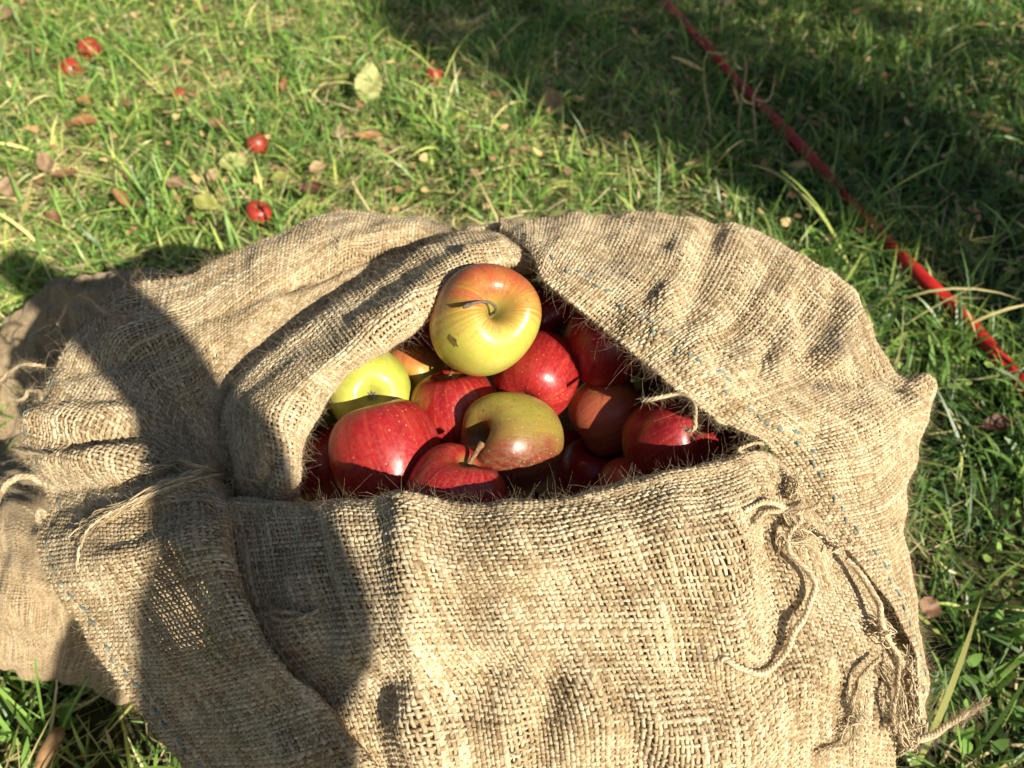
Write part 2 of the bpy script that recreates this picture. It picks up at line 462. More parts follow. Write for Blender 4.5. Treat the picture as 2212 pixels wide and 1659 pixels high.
# ---- left rim: free hem on the outside, turned outwards (from the far crest round to the near left)
rows = [
 [(1082, 487, .482), (1082, 491, .485), (1082, 496, .484), (1082, 502, .480)],
 [(1006, 488, .478), (1006, 493, .481), (1006, 499, .480), (1006, 504, .478)],
 [(930, 477, .455), (924, 496, .468), (914, 520, .467), (900, 548, .462)],
 [(850, 468, .455), (840, 500, .466), (825, 545, .464), (800, 600, .448)],
 [(760, 458, .458), (745, 510, .468), (725, 575, .462), (695, 668, .442)],
 [(700, 464, .456), (680, 530, .466), (650, 610, .457), (605, 742, .436)],
 [(560, 524, .450), (550, 590, .459), (545, 685, .452), (515, 815, .430)],
 [(480, 555, .446), (470, 630, .453), (470, 725, .447), (492, 900, .420)],
 [(395, 597, .440), (380, 680, .446), (405, 795, .442), (488, 962, .416)],
 [(255, 622, .428), (262, 710, .435), (325, 822, .434), (480, 1012, .412)],
 [(160, 725, .418), (182, 790, .428), (272, 872, .430), (470, 1036, .415)],
 [(92, 838, .408), (124, 868, .424), (235, 920, .432), (466, 1046, .425)],
 [(48, 900, .398), (102, 915, .416), (225, 962, .434), (463, 1055, .432)],
 [(42, 960, .388), (104, 985, .410), (228, 1014, .432), (461, 1064, .438)],
 [(72, 1022, .384), (134, 1045, .406), (250, 1062, .430), (461, 1074, .443)],
 [(104, 1092, .382), (172, 1098, .406), (285, 1106, .433), (463, 1092, .450)],
 [(80, 1170, .386), (164, 1164, .412), (292, 1160, .440), (464, 1130, .456)],
 [(98, 1252, .388), (188, 1244, .414), (310, 1230, .438), (468, 1190, .457)],
 [(148, 1322, .384), (236, 1314, .402), (346, 1296, .428), (488, 1258, .452)],
 [(204, 1402, .376), (294, 1394, .395), (404, 1376, .422), (532, 1346, .447)],
 [(274, 1488, .368), (374, 1478, .388), (484, 1464, .415), (602, 1440, .441)],
 [(334, 1572, .362), (444, 1562, .382), (562, 1548, .408), (684, 1514, .430)],
 [(402, 1662, .355), (522, 1652, .375), (642, 1642, .403), (757, 1614, .420)],
 [(482, 1762, .342), (602, 1752, .362), (722, 1742, .385), (832, 1720, .405)],
]
P = ZP(rows)
# the inner edge turns over and goes under
fold = P[:, -1] + np.array([0.004, 0.004, -0.03])
for i in range(10): fold[i] = P[i, -1] + np.array([0.012, -0.006, -0.012])
P = np.concatenate([P, fold[:, None]], 1)
ridge_left = [(985, 500, 800, 556, 17, -.013), (800, 556, 620, 615, 17, -.009), (620, 615, 420, 690, 18, -.005),
              (900, 490, 740, 535, 20, .006), (760, 490, 560, 560, 26, .003), (330, 760, 150, 800, 22, -.006), (300, 900, 80, 905, 26, .008), (300, 940, 150, 960, 14, -.007),
              (330, 985, 120, 1000, 24, .006), (300, 1040, 120, 1062, 15, -.005), (430, 1040, 200, 1110, 26, .006), (470, 1100, 250, 1180, 18, -.003),
              (400, 1170, 200, 1230, 40, .004), (390, 830, 440, 1000, 22, .006), (300, 1330, 400, 1460, 50, .004), (520, 1560, 620, 1640, 40, .004)]
G_left = make_grid(P, 420, 150, ridge_left, 0.0013, 8)
weave('turned_out_rim', G_left, M_yarn, sack, pw=0.0034, pf=0.0036, thin=lambda x, y: 1 - 0.42 * np.exp(-((x - 385 + (y - 1320) * -.45) / 80) ** 2 - ((y - 1320) / 130) ** 2), hole=lambda x, y: (x > 225) & (x < 480) & (y > 1170) & (y < 1560), tone0=0.46)
surface_fuzz(fuzz, G_left, 10000, lift=0.6, crange=(0.0, 0.85))
surface_fuzz(fuzz, G_left, 1300, 0.008, 0.022, lift=0.7, crange=(0.0, 0.85))
edge_fringe(fuzz, G_left, 0.0, 1300, 0.002, 0.008)
edge_fringe(fuzz, G_left, 0.0, 260, 0.010, 0.028, rad=0.00009, rrange=(0.28, 0.75))

# ---- rolled inner lip on the left of the mouth
rows = [
 [(1088, 500, .480), (1108, 516, .497), (1132, 538, .500), (1154, 566, .488), (1158, 580, .465), (1140, 588, .430)],
 [(1000, 504, .478), (1012, 526, .506), (1030, 558, .512), (1042, 588, .498), (1036, 600, .465), (1010, 590, .42)],
 [(890, 546, .466), (914, 576, .500), (938, 610, .510), (964, 646, .496), (958, 656, .462), (930, 640, .41)],
 [(790, 602, .452), (816, 640, .486), (846, 685, .500), (880, 728, .487), (874, 738, .452), (846, 722, .40)],
 [(692, 668, .446), (720, 708, .480), (754, 752, .491), (794, 780, .476), (788, 790, .440), (760, 772, .39)],
 [(594, 745, .438), (626, 780, .470), (664, 818, .482), (712, 855, .465), (708, 868, .430), (682, 850, .38)],
 [(505, 830, .432), (542, 860, .464), (590, 890, .475), (655, 928, .455), (652, 938, .420), (626, 920, .37)],
 [(482, 922, .422), (522, 942, .452), (575, 962, .463), (640, 988, .446), (638, 992, .412), (612, 980, .36)],
 [(500, 1010, .412), (530, 1022, .438), (580, 1036, .447), (637, 1052, .434), (634, 1056, .405), (610, 1050, .36)],
 [(520, 1095, .400), (545, 1104, .415), (585, 1114, .418), (637, 1122, .412), (634, 1125, .395), (610, 1120, .35)]]
def step(r):       # a flat-topped fold: it drops steeply on its outer side
    (x0, y0, z0), (x1, y1, z1) = r[0], r[1]
    return [r[0], (.68 * x0 + .32 * x1, .68 * y0 + .32 * y1, z1 - .010), (x1, y1, z1 - .002)] + r[2:]
rows = [step(r) for r in rows]
for i_ in (3, 4, 5):
    rows[i_] = rows[i_][:4] + [(x - 9, y - 7, z) for x, y, z in rows[i_][4:]]
ridge_roll = [(590, 1000, 560, 1060, 14, -.006), (620, 960, 610, 1060, 18, .005), (900, 640, 780, 700, 20, .003), (1010, 545, 1080, 530, 14, .004), (660, 880, 600, 930, 24, .004)]
G_roll = make_grid(ZP(rows), 300, 150, ridge_roll, 0.0012, 15)
weave('rolled_lip', G_roll, M_yarn, sack, pw=0.0033, pf=0.0037, tone0=0.5)
surface_fuzz(fuzz, G_roll, 6500, lift=0.5, crange=(0, 0.6))
surface_fuzz(fuzz, G_roll, 260, 0.004, 0.014, lift=0.9, crange=(0.5, 0.68))

# ---- back and right panel: hem along the mouth, crest, then down the outside
rows = [
 [(1086, 499, .492), (1084, 494, .493), (1081, 489, .488), (1079, 485, .478)],
 [(1118, 520, .500), (1117, 508, .501), (1116, 495, .494), (1115, 482, .472)],
 [(1152, 550, .506), (1151, 522, .507), (1150, 500, .496), (1150, 479, .466)],
 [(1172, 598, .507), (1200, 562, .511), (1225, 524, .500), (1248, 471, .464)],
 [(1222, 645, .502), (1270, 597, .511), (1310, 540, .503), (1350, 463, .460)],
 [(1286, 697, .492), (1350, 637, .505), (1410, 570, .498), (1450, 465, .458)],
 [(1342, 744, .494), (1420, 682, .505), (1500, 610, .492), (1560, 487, .450)],
 [(1397, 787, .490), (1480, 727, .501), (1580, 660, .483), (1660, 515, .444)],
 [(1437, 822, .486), (1530, 777, .497), (1640, 720, .474), (1752, 566, .438)],
 [(1490, 864, .478), (1590, 822, .486), (1710, 770, .464), (1842, 627, .428)],
 [(1545, 902, .468), (1640, 867, .470), (1760, 820, .455), (1880, 716, .420)],
 [(1600, 928, .456), (1690, 907, .461), (1800, 870, .446), (1932, 798, .410)],
 [(1650, 954, .450), (1735, 946, .451), (1850, 915, .437), (2012, 830, .402)],
 [(1697, 1007, .440), (1780, 1000, .441), (1875, 978, .427), (1992, 900, .394)],
 [(1744, 1074, .430), (1820, 1070, .430), (1892, 1050, .416), (1968, 982, .386)],
 [(1802, 1152, .420), (1860, 1146, .420), (1912, 1130, .406), (1953, 1092, .376)],
 [(1864, 1228, .410), (1902, 1222, .408), (1932, 1210, .396), (1957, 1187, .366)],
 [(1922, 1305, .397), (1940, 1300, .391), (1956, 1291, .381), (1970, 1277, .352)],
 [(1962, 1392, .384), (1972, 1389, .377), (1980, 1385, .366), (1985, 1377, .342)],
 [(1978, 1482, .368), (1987, 1479, .361), (1993, 1475, .351), (1998, 1471, .332)],
 [(1984, 1562, .352), (1990, 1560, .342), (1996, 1556, .330), (2001, 1551, .312)]]
P = ZP(rows)
o3 = P[:, -1]
outw = np.concatenate([o3[:, :2] - SACK_C, np.zeros((len(o3), 1))], 1); outw = norm(outw)
e1 = o3 + outw * 0.006 + np.array([0, 0, -0.05]); e2 = o3 - outw * 0.01 + np.array([0, 0, -0.13])
P = np.concatenate([P, e1[:, None], e2[:, None]], 1)
ridge_back = [(1490, 500, 1440, 640, 30, 0.0059), (1540, 520, 1490, 680, 27, -0.0050), (1580, 520, 1640, 640, 30, 0.0059), (1640, 600, 1560, 760, 30, -0.0042),
              (1300, 480, 1320, 560, 35, -0.0034), (1250, 480, 1180, 560, 32, 0.0026), (1700, 640, 1680, 780, 27, 0.0050), (1740, 650, 1760, 740, 30, -0.0084),
              (1830, 700, 1790, 800, 32, 0.0050), (1730, 800, 1840, 860, 32, -0.0050), (1900, 800, 1990, 850, 19, -0.0067), (1990, 836, 1960, 900, 22, 0.0050),
              (1640, 830, 1560, 870, 27, -0.0034), (1850, 900, 1800, 1000, 54, 0.0034), (1690, 700, 1640, 800, 19, -0.0042), (1380, 640, 1500, 560, 27, -0.0026), (1800, 630, 1800, 700, 22, -0.0050)]
G_back = make_grid(P, 420, 200, ridge_back, 0.0016, 21)
weave('back_panel', G_back, M_yarn, sack, pw=0.0034, pf=0.0037,
      stains=[(1330, 590, 75, 26, .55), (1400, 492, 22, 24, .7), (1810, 740, 36, 26, .8), (1790, 835, 60, 14, .7), (1690, 745, 30, 50, .3), (1600, 770, 30, 40, .35), (1640, 690, 30, 30, .25), (1250, 640, 40, 14, .25), (1700, 870, 40, 30, .3)],
      hole=lambda x, y: (x > 1415) & (x < 1470) & (y > 690) & (y < 765))
surface_fuzz(fuzz, G_back, 11000, lift=0.5, crange=(0, 0.75))
surface_fuzz(fuzz, G_back, 1200, 0.007, 0.018, lift=0.6, crange=(0, 0.75))
edge_fringe(fuzz, G_back, 0.0, 1000, 0.002, 0.007)
edge_fringe(fuzz, G_back, 0.0, 150, 0.008, 0.020, rrange=(0.1, 0.65))
surface_fuzz(fuzz, G_back, 3000, 0.004, 0.011, lift=1.0, crange=(0.42, 0.62), rrange=(0.05, 1))

# ---- the body of the sack down to the grass, and the inside floor under the apples
def lathe_rows(prof, n=72, cx=SACK_C[0], cy=SACK_C[1], ax=1.0, ay=0.86, seed=5):
    th = np.linspace(0, 2 * np.pi, n, endpoint=False)
    V = []
    for (r, z) in prof:
        x = cx + ax * r * np.cos(th); y = cy + ay * r * np.sin(th)
        V.append(np.stack([x, y, np.full(n, z)], -1))
    V = np.array(V)
    d = 0.010 * wob(V, 0.16, seed) + 0.004 * wob(V, 0.06, seed + 1)
    rad = V - np.array([cx, cy, 0]); rad[..., 2] = 0
    V = V + norm(rad) * d[..., None]
    m = len(prof); idx = np.arange(m * n).reshape(m, n); nx = np.roll(idx, -1, 1)
    Fc = np.stack([idx[:-1], nx[:-1], nx[1:], idx[1:]], -1).reshape(-1, 4)
    return V.reshape(-1, 3), Fc
pr = cr(np.array([(.10, -.01), (.19, .0), (.222, .05), (.232, .14), (.226, .22), (.205, .29), (.185, .325), (.14, .335), (.07, .33), (.004, .33)]), np.linspace(0, 9, 60))
V, Fc = lathe_rows(pr)
mesh_obj('sack_body', V, Fc, sheet_material('burlap_body', (0.40, 0.29, 0.155)), sack)

# ---- stitching in teal thread along both hems
def stitches(bag, G, c0, r0, r1, n, keep=0.8, dlen=0.6):
    Nn = grid_normal(G)
    st = (r1 - r0) / n
    for i in range(n):
        if rng.random() > keep: continue
        k = 7
        a = r0 + i * st
        r = a + np.linspace(0, dlen * st, k); c = np.full(k, c0) + rng.normal(0, 0.006) + np.linspace(0, 1, k) * rng.normal(0, 0.010)
        P = bil(G, r, c); Q = norm(bil(Nn, r, c))
        P = P + Q * (0.0013 * np.sin(np.linspace(0.15, np.pi - 0.15, k)) + 0.0006)[:, None]
        bag.add(*tubes(P[None], Q[None], np.full((1, k), .0010), np.full((1, k), .0005), 6, np.full((1, k, 3), .5)))
tb = Bag(); stitches(tb, G_back, 0.062, 0.03, 0.98, 54, 0.85, 0.55); tb.build('hem_stitching', M_teal, sack)
tb = Bag(); stitches(tb, G_left, 0.085, 0.10, 0.99, 64, 0.8, 0.5); tb.build('hem_stitching', M_teal, sack)

# ---- loose twines and frayed bundles
def ontop(G, pts, lift=0.003):
    """points given as picture-like positions dropped on the cloth G"""
    S = project(G).reshape(-1, 2); Pg = G.reshape(-1, 3); Ng = grid_normal(G).reshape(-1, 3)
    out = []
    for q in pts:
        i = np.argmin(((S - np.array(q[:2])) ** 2).sum(1)); h = q[2] if len(q) > 2 else lift
        out.append(Pg[i] + Ng[i] * min(h, 0.0022 + 0.55 * h))
    return out
def S6(x, y): return ((2900 + x * 1.068) / 1.852, (1300 + y * 1.068) / 1.852)
def z6(pts, lift=0.004): return [S6(x, y) + ((h[0] if h else lift),) for x, y, *h in pts]

b = Bag(); twine(b, ontop(G_front, z6([(60, 700, .002), (120, 668, .006), (200, 690, .012), (250, 740, .016), (215, 800, .014), (225, 860, .012), (262, 915, .012), (300, 985, .012), (285, 1060, .010), (250, 1160, .009), (200, 1245, .006), (130, 1292, .004), (60, 1285, .003), (0, 1250, .002), (-30, 1262, .001)])), 0.0019, tone=.78); b.build('loose_twine', M_yarn, sack)
b = Bag(); twine(b, ontop(G_front, z6([(300, 700, .02), (250, 720, .018), (180, 690, .012), (120, 700, .008), (90, 740, .004)])), 0.0016); b.build('loose_twine', M_yarn, sack)
b = Bag(); twine(b, ontop(G_back, z6([(262, 880, .0), (330, 890, .004), (368, 935, .008), (410, 880, .010), (440, 850, .006), (470, 810, .002)])), 0.0015); b.build('loose_twine', M_yarn, sack)
b = Bag(); twine(b, ontop(G_front, z6([(420, 880, .012), (480, 965, .016), (530, 1060, .016), (555, 1150, .012), (600, 1225, .010), (650, 1290, .006)])), 0.0019, tone=.75); b.build('loose_twine', M_yarn, sack)
b = Bag(); twine(b, ontop(G_front, z6([(540, 1240, .010), (470, 1310, .010), (440, 1390, .010), (455, 1470, .010), (430, 1545, .008), (330, 1590, .004)])), 0.0012, fuzz=500); b.build('loose_twine', M_yarn, sack)
b = Bag(); twine(b, ontop(G_front, z6([(590, 1240, .016), (592, 1330, .018), (580, 1420, .016), (600, 1500, .012)])), 0.0012, fuzz=500); b.build('loose_twine', M_yarn, sack)
# the twisted cord reaching out over the grass
cord = [at_z(*S6(560, 1560), .330), at_z(*S6(640, 1530), .330), at_z(*S6(700, 1552), .322), at_z(*S6(770, 1540), .315), at_z(*S6(850, 1490), .312), at_z(*S6(900, 1462), .310), at_z(*S6(950, 1432), .308)]
b = Bag(); twine(b, cord, 0.0022, fuzz=600, taper=True); strands(b, [cord[-2], cord[-1], at_z(*S6(985, 1405), .31)], .0016, 22, .00022, flare=1.6); b.build('loose_twine', M_yarn, sack)
# over the mouth, right side
def S5(x, y): return ((2100 + x * .663) / 1.852, (1000 + y * .663) / 1.852)
tw = [(900, 780, .470), (930, 830, .474), (1000, 870, .474), (1060, 905, .472), (1110, 930, .471), (1135, 990, .468), (1180, 1035, .464), (1250, 1050, .458)]
b = Bag(); twine(b, [at_z(*S5(x, y), z) for x, y, z in tw], 0.0017); b.build('loose_twine', M_yarn, sack)
tw = [(700, 912, .474), (760, 905, .478), (850, 882, .480), (930, 872, .480), (1000, 905, .482), (1030, 970, .482), (1028, 1050, .478), (1000, 1092, .474), (970, 1085, .472)]
b = Bag(); twine(b, [at_z(*S5(x, y), z) for x, y, z in tw], 0.0014); b.build('loose_twine', M_yarn, sack)
tw = [(1440, 1165, .448), (1380, 1170, .452), (1310, 1190, .456), (1290, 1215, .455), (1330, 1225, .452)]
b = Bag(); twine(b, [at_z(*S5(x, y), z) for x, y, z in tw], 0.0013); b.build('loose_twine', M_yarn, sack)
# little loop on the shaded part of the front
b = Bag(); twine(b, ontop(G_front, [(694, 1318, .002), (660, 1334, .004), (620, 1338, .006), (600, 1328, .006), (610, 1318, .005), (640, 1322, .004), (690, 1336, .002)]), 0.0012); b.build('loose_twine', M_yarn, sack)
# left: frayed bundle across the fold, the thin taut thread, cords at the far left
def S3(x, y): return (x * .7836 / 1.852, (800 + y * .7836) / 1.852)
b = Bag()
strands(b, ontop(G_left, [(468, 1030, .004), (420, 1040, .008), (360, 1062, .009), (300, 1090, .008), (240, 1115, .006), (190, 1135, .003)]), .0036, 46, .00055, flare=.5)
strands(b, ontop(G_left, [(470, 1036, .006), (420, 1030, .010), (380, 1022, .009), (340, 1034, .008)]), .0035, 32, .0005)
strands(b, ontop(G_left, [(480, 1020, .002), (486, 1040, .004), (494, 1060, .003)]), .0040, 26, .0004)
strands(b, ontop(G_left, [(330, 1080, .006), (250, 1125, .009), (180, 1165, .005)]), .0034, 30, .0005, flare=.6)
b.build('frayed_bundle', M_yarn, sack)
b = Bag(); twine(b, ontop(G_left, [(485, 1034, .008), (430, 1052, .014), (350, 1078, .016), (280, 1110, .016), (225, 1150, .014), (190, 1195, .008), (170, 1225, .002)]), 0.0009, plies=2, fuzz=120, tone=.66); b.build('loose_twine', M_yarn, sack)
b = Bag(); twine(b, [at_z(*S3(x, y), z) for x, y, z in [(230, 850, .42), (160, 842, .425), (100, 845, .42), (50, 880, .41), (5, 915, .40), (-40, 930, .39)]], 0.0016); b.build('loose_twine', M_yarn, sack)
b = Bag(); twine(b, [at_z(*S3(x, y), z) for x, y, z in [(-30, 900, .39), (20, 950, .39), (70, 1000, .395), (110, 1020, .40), (150, 975, .41), (200, 985, .415), (215, 1040, .415), (170, 1060, .41)]], 0.0016); b.build('loose_twine', M_yarn, sack)
b = Bag(); twine(b, ontop(G_left, [(120, 985, .003), (60, 972, .004), (28, 978, .003), (34, 990, .003), (70, 1000, .002)]), 0.0020); b.build('loose_twine', M_yarn, sack)
b = Bag(); twine(b, [at_z(*S3(x, y), z) for x, y, z in [(290, 640, .44), (330, 560, .45), (380, 490, .45), (440, 500, .448), (520, 560, .445), (600, 610, .44)]], 0.0013); strands(b, [at_z(*S3(x, y), z) for x, y, z in [(640, 420, .455), (600, 380, .46), (570, 350, .465)]], .0012, 16, .0002, flare=1.5); b.build('loose_twine', M_yarn, sack)
b = Bag(); twine(b, [at_z(*S3(x, y), z) for x, y, z in [(-20, 1560, .36), (20, 1470, .385), (80, 1420, .39), (150, 1415, .39), (220, 1450, .385), (270, 1490, .38)]], 0.0024)
twine(b, [at_z(*S3(x, y), z) for x, y, z in [(250, 1640, .38), (210, 1580, .385), (200, 1640, .38), (260, 1690, .375), (330, 1620, .385), (400, 1600, .39), (460, 1640, .395)]], 0.0022); b.build('loose_twine', M_yarn, sack)
# right lower corner: frayed ends under the hem
for (a, c_, n_) in (((660, 1200), (690, 1380), 12), ((570, 1280), (600, 1480), 13), ((690, 1330), (650, 1480), 12), ((450, 1350), (410, 1520), 9), ((200, 725), (290, 790), 10), ((225, 570), (240, 640), 14), ((330, 785), (395, 850), 9), ((655, 1430), (715, 1530), 14), ((300, 830), (215, 850), 8), ((520, 1110), (595, 1180), 8), ((610, 1470), (690, 1560), 12)):
    p0, p1 = np.array(a, float), np.array(c_, float)
    m1 = p0 * .65 + p1 * .35 + rng.normal(0, 26, 2); m2 = p0 * .3 + p1 * .7 + rng.normal(0, 26, 2)
    b = Bag()
    strands(b, ontop(G_front, [S6(*p0) + (.009,), S6(*m1) + (.013,), S6(*m2) + (.012,), S6(*p1) + (.006,)]), .0034, n_, .00042, tone=.68)
    b.build('frayed_bundle', M_yarn, sack)
# two long hairs at the right edge
Pf = [at_z(*S6(660, 690), .37), at_z(*S6(700, 760), .37)]
fibres(fuzz, np.array(Pf * 3), norm(np.array([[.9, .2, .1], [.8, -.5, .1], [.9, -.3, .2], [.7, -.7, 0], [.8, .1, .3], [.6, -.6, .2]])), np.array([[0, 0, 1.]] * 6), np.array([.03, .045, .02, .03, .025, .05]), .6, np.full(6, .00014), k=14)
fuzz.build('fibre_fuzz', M_fibre, sack)['kind'] = 'stuff'
for ch in list(sack.children): ch.matrix_parent_inverse = sack_inv

# =================================================================== the second sack, lying at the left
rows = [
 [(-220, 805, .0), (-60, 765, .0), (60, 665, .02), (160, 616, .03), (300, 592, .03), (440, 590, .0)],
 [(-220, 790, .03), (-40, 748, .03), (76, 646, .12), (128, 612, .15), (260, 598, .155), (440, 600, .13)],
 [(-220, 850, .03), (-20, 790, .05), (90, 690, .13), (170, 680, .15), (300, 700, .155), (440, 720, .13)],
 [(-220, 900, .01), (-30, 880, .01), (60, 830, .06), (150, 820, .10), (300, 820, .12), (440, 820, .10)],
 [(-220, 980, .01), (-30, 970, .01), (60, 960, .02), (150, 960, .05), (300, 960, .07), (440, 960, .07)],
 [(-240, 1050, .10), (-40, 1040, .12), (50, 1050, .13), (130, 1070, .13), (270, 1080, .11), (440, 1080, .08)],
 [(-260, 1150, .14), (-40, 1160, .17), (60, 1180, .178), (150, 1200, .17), (290, 1200, .14), (440, 1200, .08)],
 [(-260, 1280, .13), (-40, 1290, .16), (60, 1300, .165), (150, 1310, .155), (290, 1325, .12), (440, 1330, .06)],
 [(-260, 1380, .08), (-40, 1392, .10), (60, 1402, .10), (150, 1414, .095), (290, 1440, .07), (440, 1440, .02)],
 [(-260, 1438, .02), (-40, 1446, .03), (50, 1458, .03), (150, 1474, .028), (285, 1508, .015), (440, 1510, -.01)],
 [(-260, 1425, -.02), (-40, 1434, -.02), (50, 1446, -.02), (150, 1460, -.02), (285, 1495, -.02), (440, 1500, -.03)]]
P2 = ZP(rows)
sack2 = empty('burlap_sack', (-0.62, 0.62, 0))
tag(sack2, 'fine woven grey tan burlap sack lying flat beside the open one', 'sack')
G2 = make_grid(P2, 300, 180, [(20, 1120, 160, 1160, 40, .008), (100, 1330, 200, 1400, 30, -.008), (0, 1250, 120, 1240, 40, -.006), (120, 660, 160, 760, 20, -.01), (80, 1390, 240, 1440, 22, -.008)], 0.004, 31)
weave('sack_cloth', G2, M_yarn2, sack2, pw=0.0030, pf=0.0033, sides=5, seg=3, tone0=0.5)
for ch in list(sack2.children): ch.matrix_parent_inverse = Matrix.Translation((0.62, -0.62, 0))

# =================================================================== apples
def apple_profile(n=40):
    c = np.array([(0.0, .50), (.05, .52), (.10, .60), (.18, .73), (.30, .835), (.46, .875), (.64, .83), (.81, .69), (.93, .47), (.995, .18), (1.0, -.08), (.955, -.36), (.86, -.60), (.71, -.78), (.54, -.875), (.38, -.885), (.26, -.84), (.15, -.76), (.07, -.71), (0.0, -.70)])
    return cr(c, np.linspace(0, len(c) - 1, n))
PROF = apple_profile(52)

def apple_mesh(R, seed, flat=1.0, seg=64, cav=0.0):
    r = np.random.default_rng(seed)
    th = np.linspace(0, 2 * np.pi, seg, endpoint=False)
    rho = np.maximum(PROF[:, 0], 0.0); z = PROF[:, 1] * flat
    z = np.where(z > 0, z - cav * np.exp(-(rho / 0.30) ** 2), z)
    dip = r.uniform(0.02, 0.05)
    lob = 1 + 0.022 * np.cos(5 * th + r.uniform(0, 6))[None] * np.clip(-z, 0, 1)[:, None] + 0.025 * np.cos(2 * th + r.uniform(0, 6))[None] + 0.012 * np.cos(3 * th + r.uniform(0, 6))[None]
    x = rho[:, None] * np.cos(th) * lob; y = rho[:, None] * np.sin(th) * lob
    zz = z[:, None] - dip * np.cos(2 * th + r.uniform(0, 6))[None] * np.sin(np.pi * np.clip(rho, 0, 1))[:, None] * (z > 0)[:, None] * 1.6 + 0.05 * r.normal() * x + 0.03 * np.cos(3 * th + r.uniform(0, 6))[None] * rho[:, None]
    V = np.stack([x, y, zz], -1) * R
    m = len(PROF); idx = np.arange(m * seg).reshape(m, seg); nx = np.roll(idx, -1, 1)
    Fc = np.stack([idx[:-1], idx[1:], nx[1:], nx[:-1]], -1).reshape(-1, 4)
    return V.reshape(-1, 3), Fc

def apple_material(name, ground, blush, bdir, bias, soft, streak, R, seed, spots=0.5, russet=0.3, scar=None, blush2=None):
    m, n, l, p = new_mat(name)
    tc = N(n, 'TexCoord')
    sc_ = N(n, 'VectorMath', op='SCALE'); l.new(tc.outputs['Object'], sc_.inputs[0]); sc_.inputs['Scale'].default_value = 1.0 / R
    pos = sc_.outputs[0]
    sp = N(n, 'SeparateXYZ'); l.new(pos, sp.inputs[0])
    rho = math_(n, l, 'SQRT', math_(n, l, 'ADD', math_(n, l, 'MULTIPLY', sp.outputs[0], sp.outputs[0]), math_(n, l, 'MULTIPLY', sp.outputs[1], sp.outputs[1])))
    rh = math_(n, l, 'MAXIMUM', rho, 0.03)
    cx = math_(n, l, 'DIVIDE', sp.outputs[0], rh); cy = math_(n, l, 'DIVIDE', sp.outputs[1], rh)
    cm = N(n, 'CombineXYZ'); l.new(math_(n, l, 'MULTIPLY', cx, 13.0), cm.inputs[0]); l.new(math_(n, l, 'MULTIPLY', cy, 13.0), cm.inputs[1]); l.new(math_(n, l, 'ADD', math_(n, l, 'MULTIPLY', sp.outputs[2], 0.9), seed * 3.7), cm.inputs[2])
    st = N(n, 'TexNoise'); st.inputs['Scale'].default_value = 1.0; st.inputs['Detail'].default_value = 4.0; st.inputs['Roughness'].default_value = 0.65
    l.new(cm.outputs[0], st.inputs['Vector'])
    off = N(n, 'VectorMath', op='ADD'); l.new(pos, off.inputs[0]); off.inputs[1].default_value = (seed * 1.3, seed * 2.1, seed * 0.7)
    big = N(n, 'TexNoise'); big.inputs['Scale'].default_value = 1.6; big.inputs['Detail'].default_value = 3.0
    l.new(off.outputs[0], big.inputs['Vector'])
    fine = N(n, 'TexNoise'); fine.inputs['Scale'].default_value = 14.0; fine.inputs['Detail'].default_value = 5.0
    l.new(off.outputs[0], fine.inputs['Vector'])
    dt = N(n, 'VectorMath', op='DOT_PRODUCT'); l.new(pos, dt.inputs[0]); dt.inputs[1].default_value = tuple(bdir)
    f = math_(n, l, 'ADD', math_(n, l, 'MULTIPLY', dt.outputs['Value'], 0.6), bias)
    f = math_(n, l, 'ADD', f, math_(n, l, 'MULTIPLY', math_(n, l, 'SUBTRACT', st.outputs[0], 0.5), streak))
    f = math_(n, l, 'ADD', f, math_(n, l, 'MULTIPLY', math_(n, l, 'SUBTRACT', big.outputs[0], 0.5), 0.9))
    mr = N(n, 'MapRange'); mr.interpolation_type = 'SMOOTHSTEP'
    l.new(f, mr.inputs[0]); mr.inputs[1].default_value = -soft; mr.inputs[2].default_value = soft
    b2 = blush2 or tuple(v * 0.55 for v in blush)
    cm2 = N(n, 'CombineXYZ'); l.new(math_(n, l, 'MULTIPLY', cx, 4.5), cm2.inputs[0]); l.new(math_(n, l, 'MULTIPLY', cy, 4.5), cm2.inputs[1]); l.new(math_(n, l, 'ADD', math_(n, l, 'MULTIPLY', sp.outputs[2], 0.55), seed * 1.9), cm2.inputs[2])
    st2 = N(n, 'TexNoise'); st2.inputs['Scale'].default_value = 1.0; st2.inputs['Detail'].default_value = 3.0; l.new(cm2.outputs[0], st2.inputs['Vector'])
    sm = math_(n, l, 'ADD', math_(n, l, 'MULTIPLY', st.outputs[0], 0.55), math_(n, l, 'ADD', math_(n, l, 'MULTIPLY', st2.outputs[0], 0.3), math_(n, l, 'MULTIPLY', fine.outputs[0], 0.15)))
    b3 = tuple(0.88 * v + 0.10 * g + 0.012 for v, g in zip(blush, ground))
    bl = ramp(n, l, sm, [(0.38, b2), (0.52, blush), (0.64, b3)])
    gr = ramp(n, l, math_(n, l, 'ADD', math_(n, l, 'MULTIPLY', big.outputs[0], 0.6), math_(n, l, 'MULTIPLY', fine.outputs[0], 0.4)), [(0.36, (ground[0] * .72, ground[1] * .80, ground[2] * .8)), (0.52, ground), (0.66, (min(1, ground[0] * 1.12), ground[1] * 1.08, ground[2] * 1.8))])
    c = mixc(n, l, mr.outputs[0], gr, bl)
    # lenticels
    vo = N(n, 'TexVoronoi'); vo.inputs['Scale'].default_value = 9.0; vo.inputs['Randomness'].default_value = 1.0
    l.new(off.outputs[0], vo.inputs['Vector'])
    dots = math_(n, l, 'LESS_THAN', math_(n, l, 'ADD', vo.outputs['Distance'], math_(n, l, 'ADD', math_(n, l, 'MULTIPLY', fine.outputs[0], 0.30), math_(n, l, 'MULTIPLY', big.outputs[0], 0.25))), 0.40)
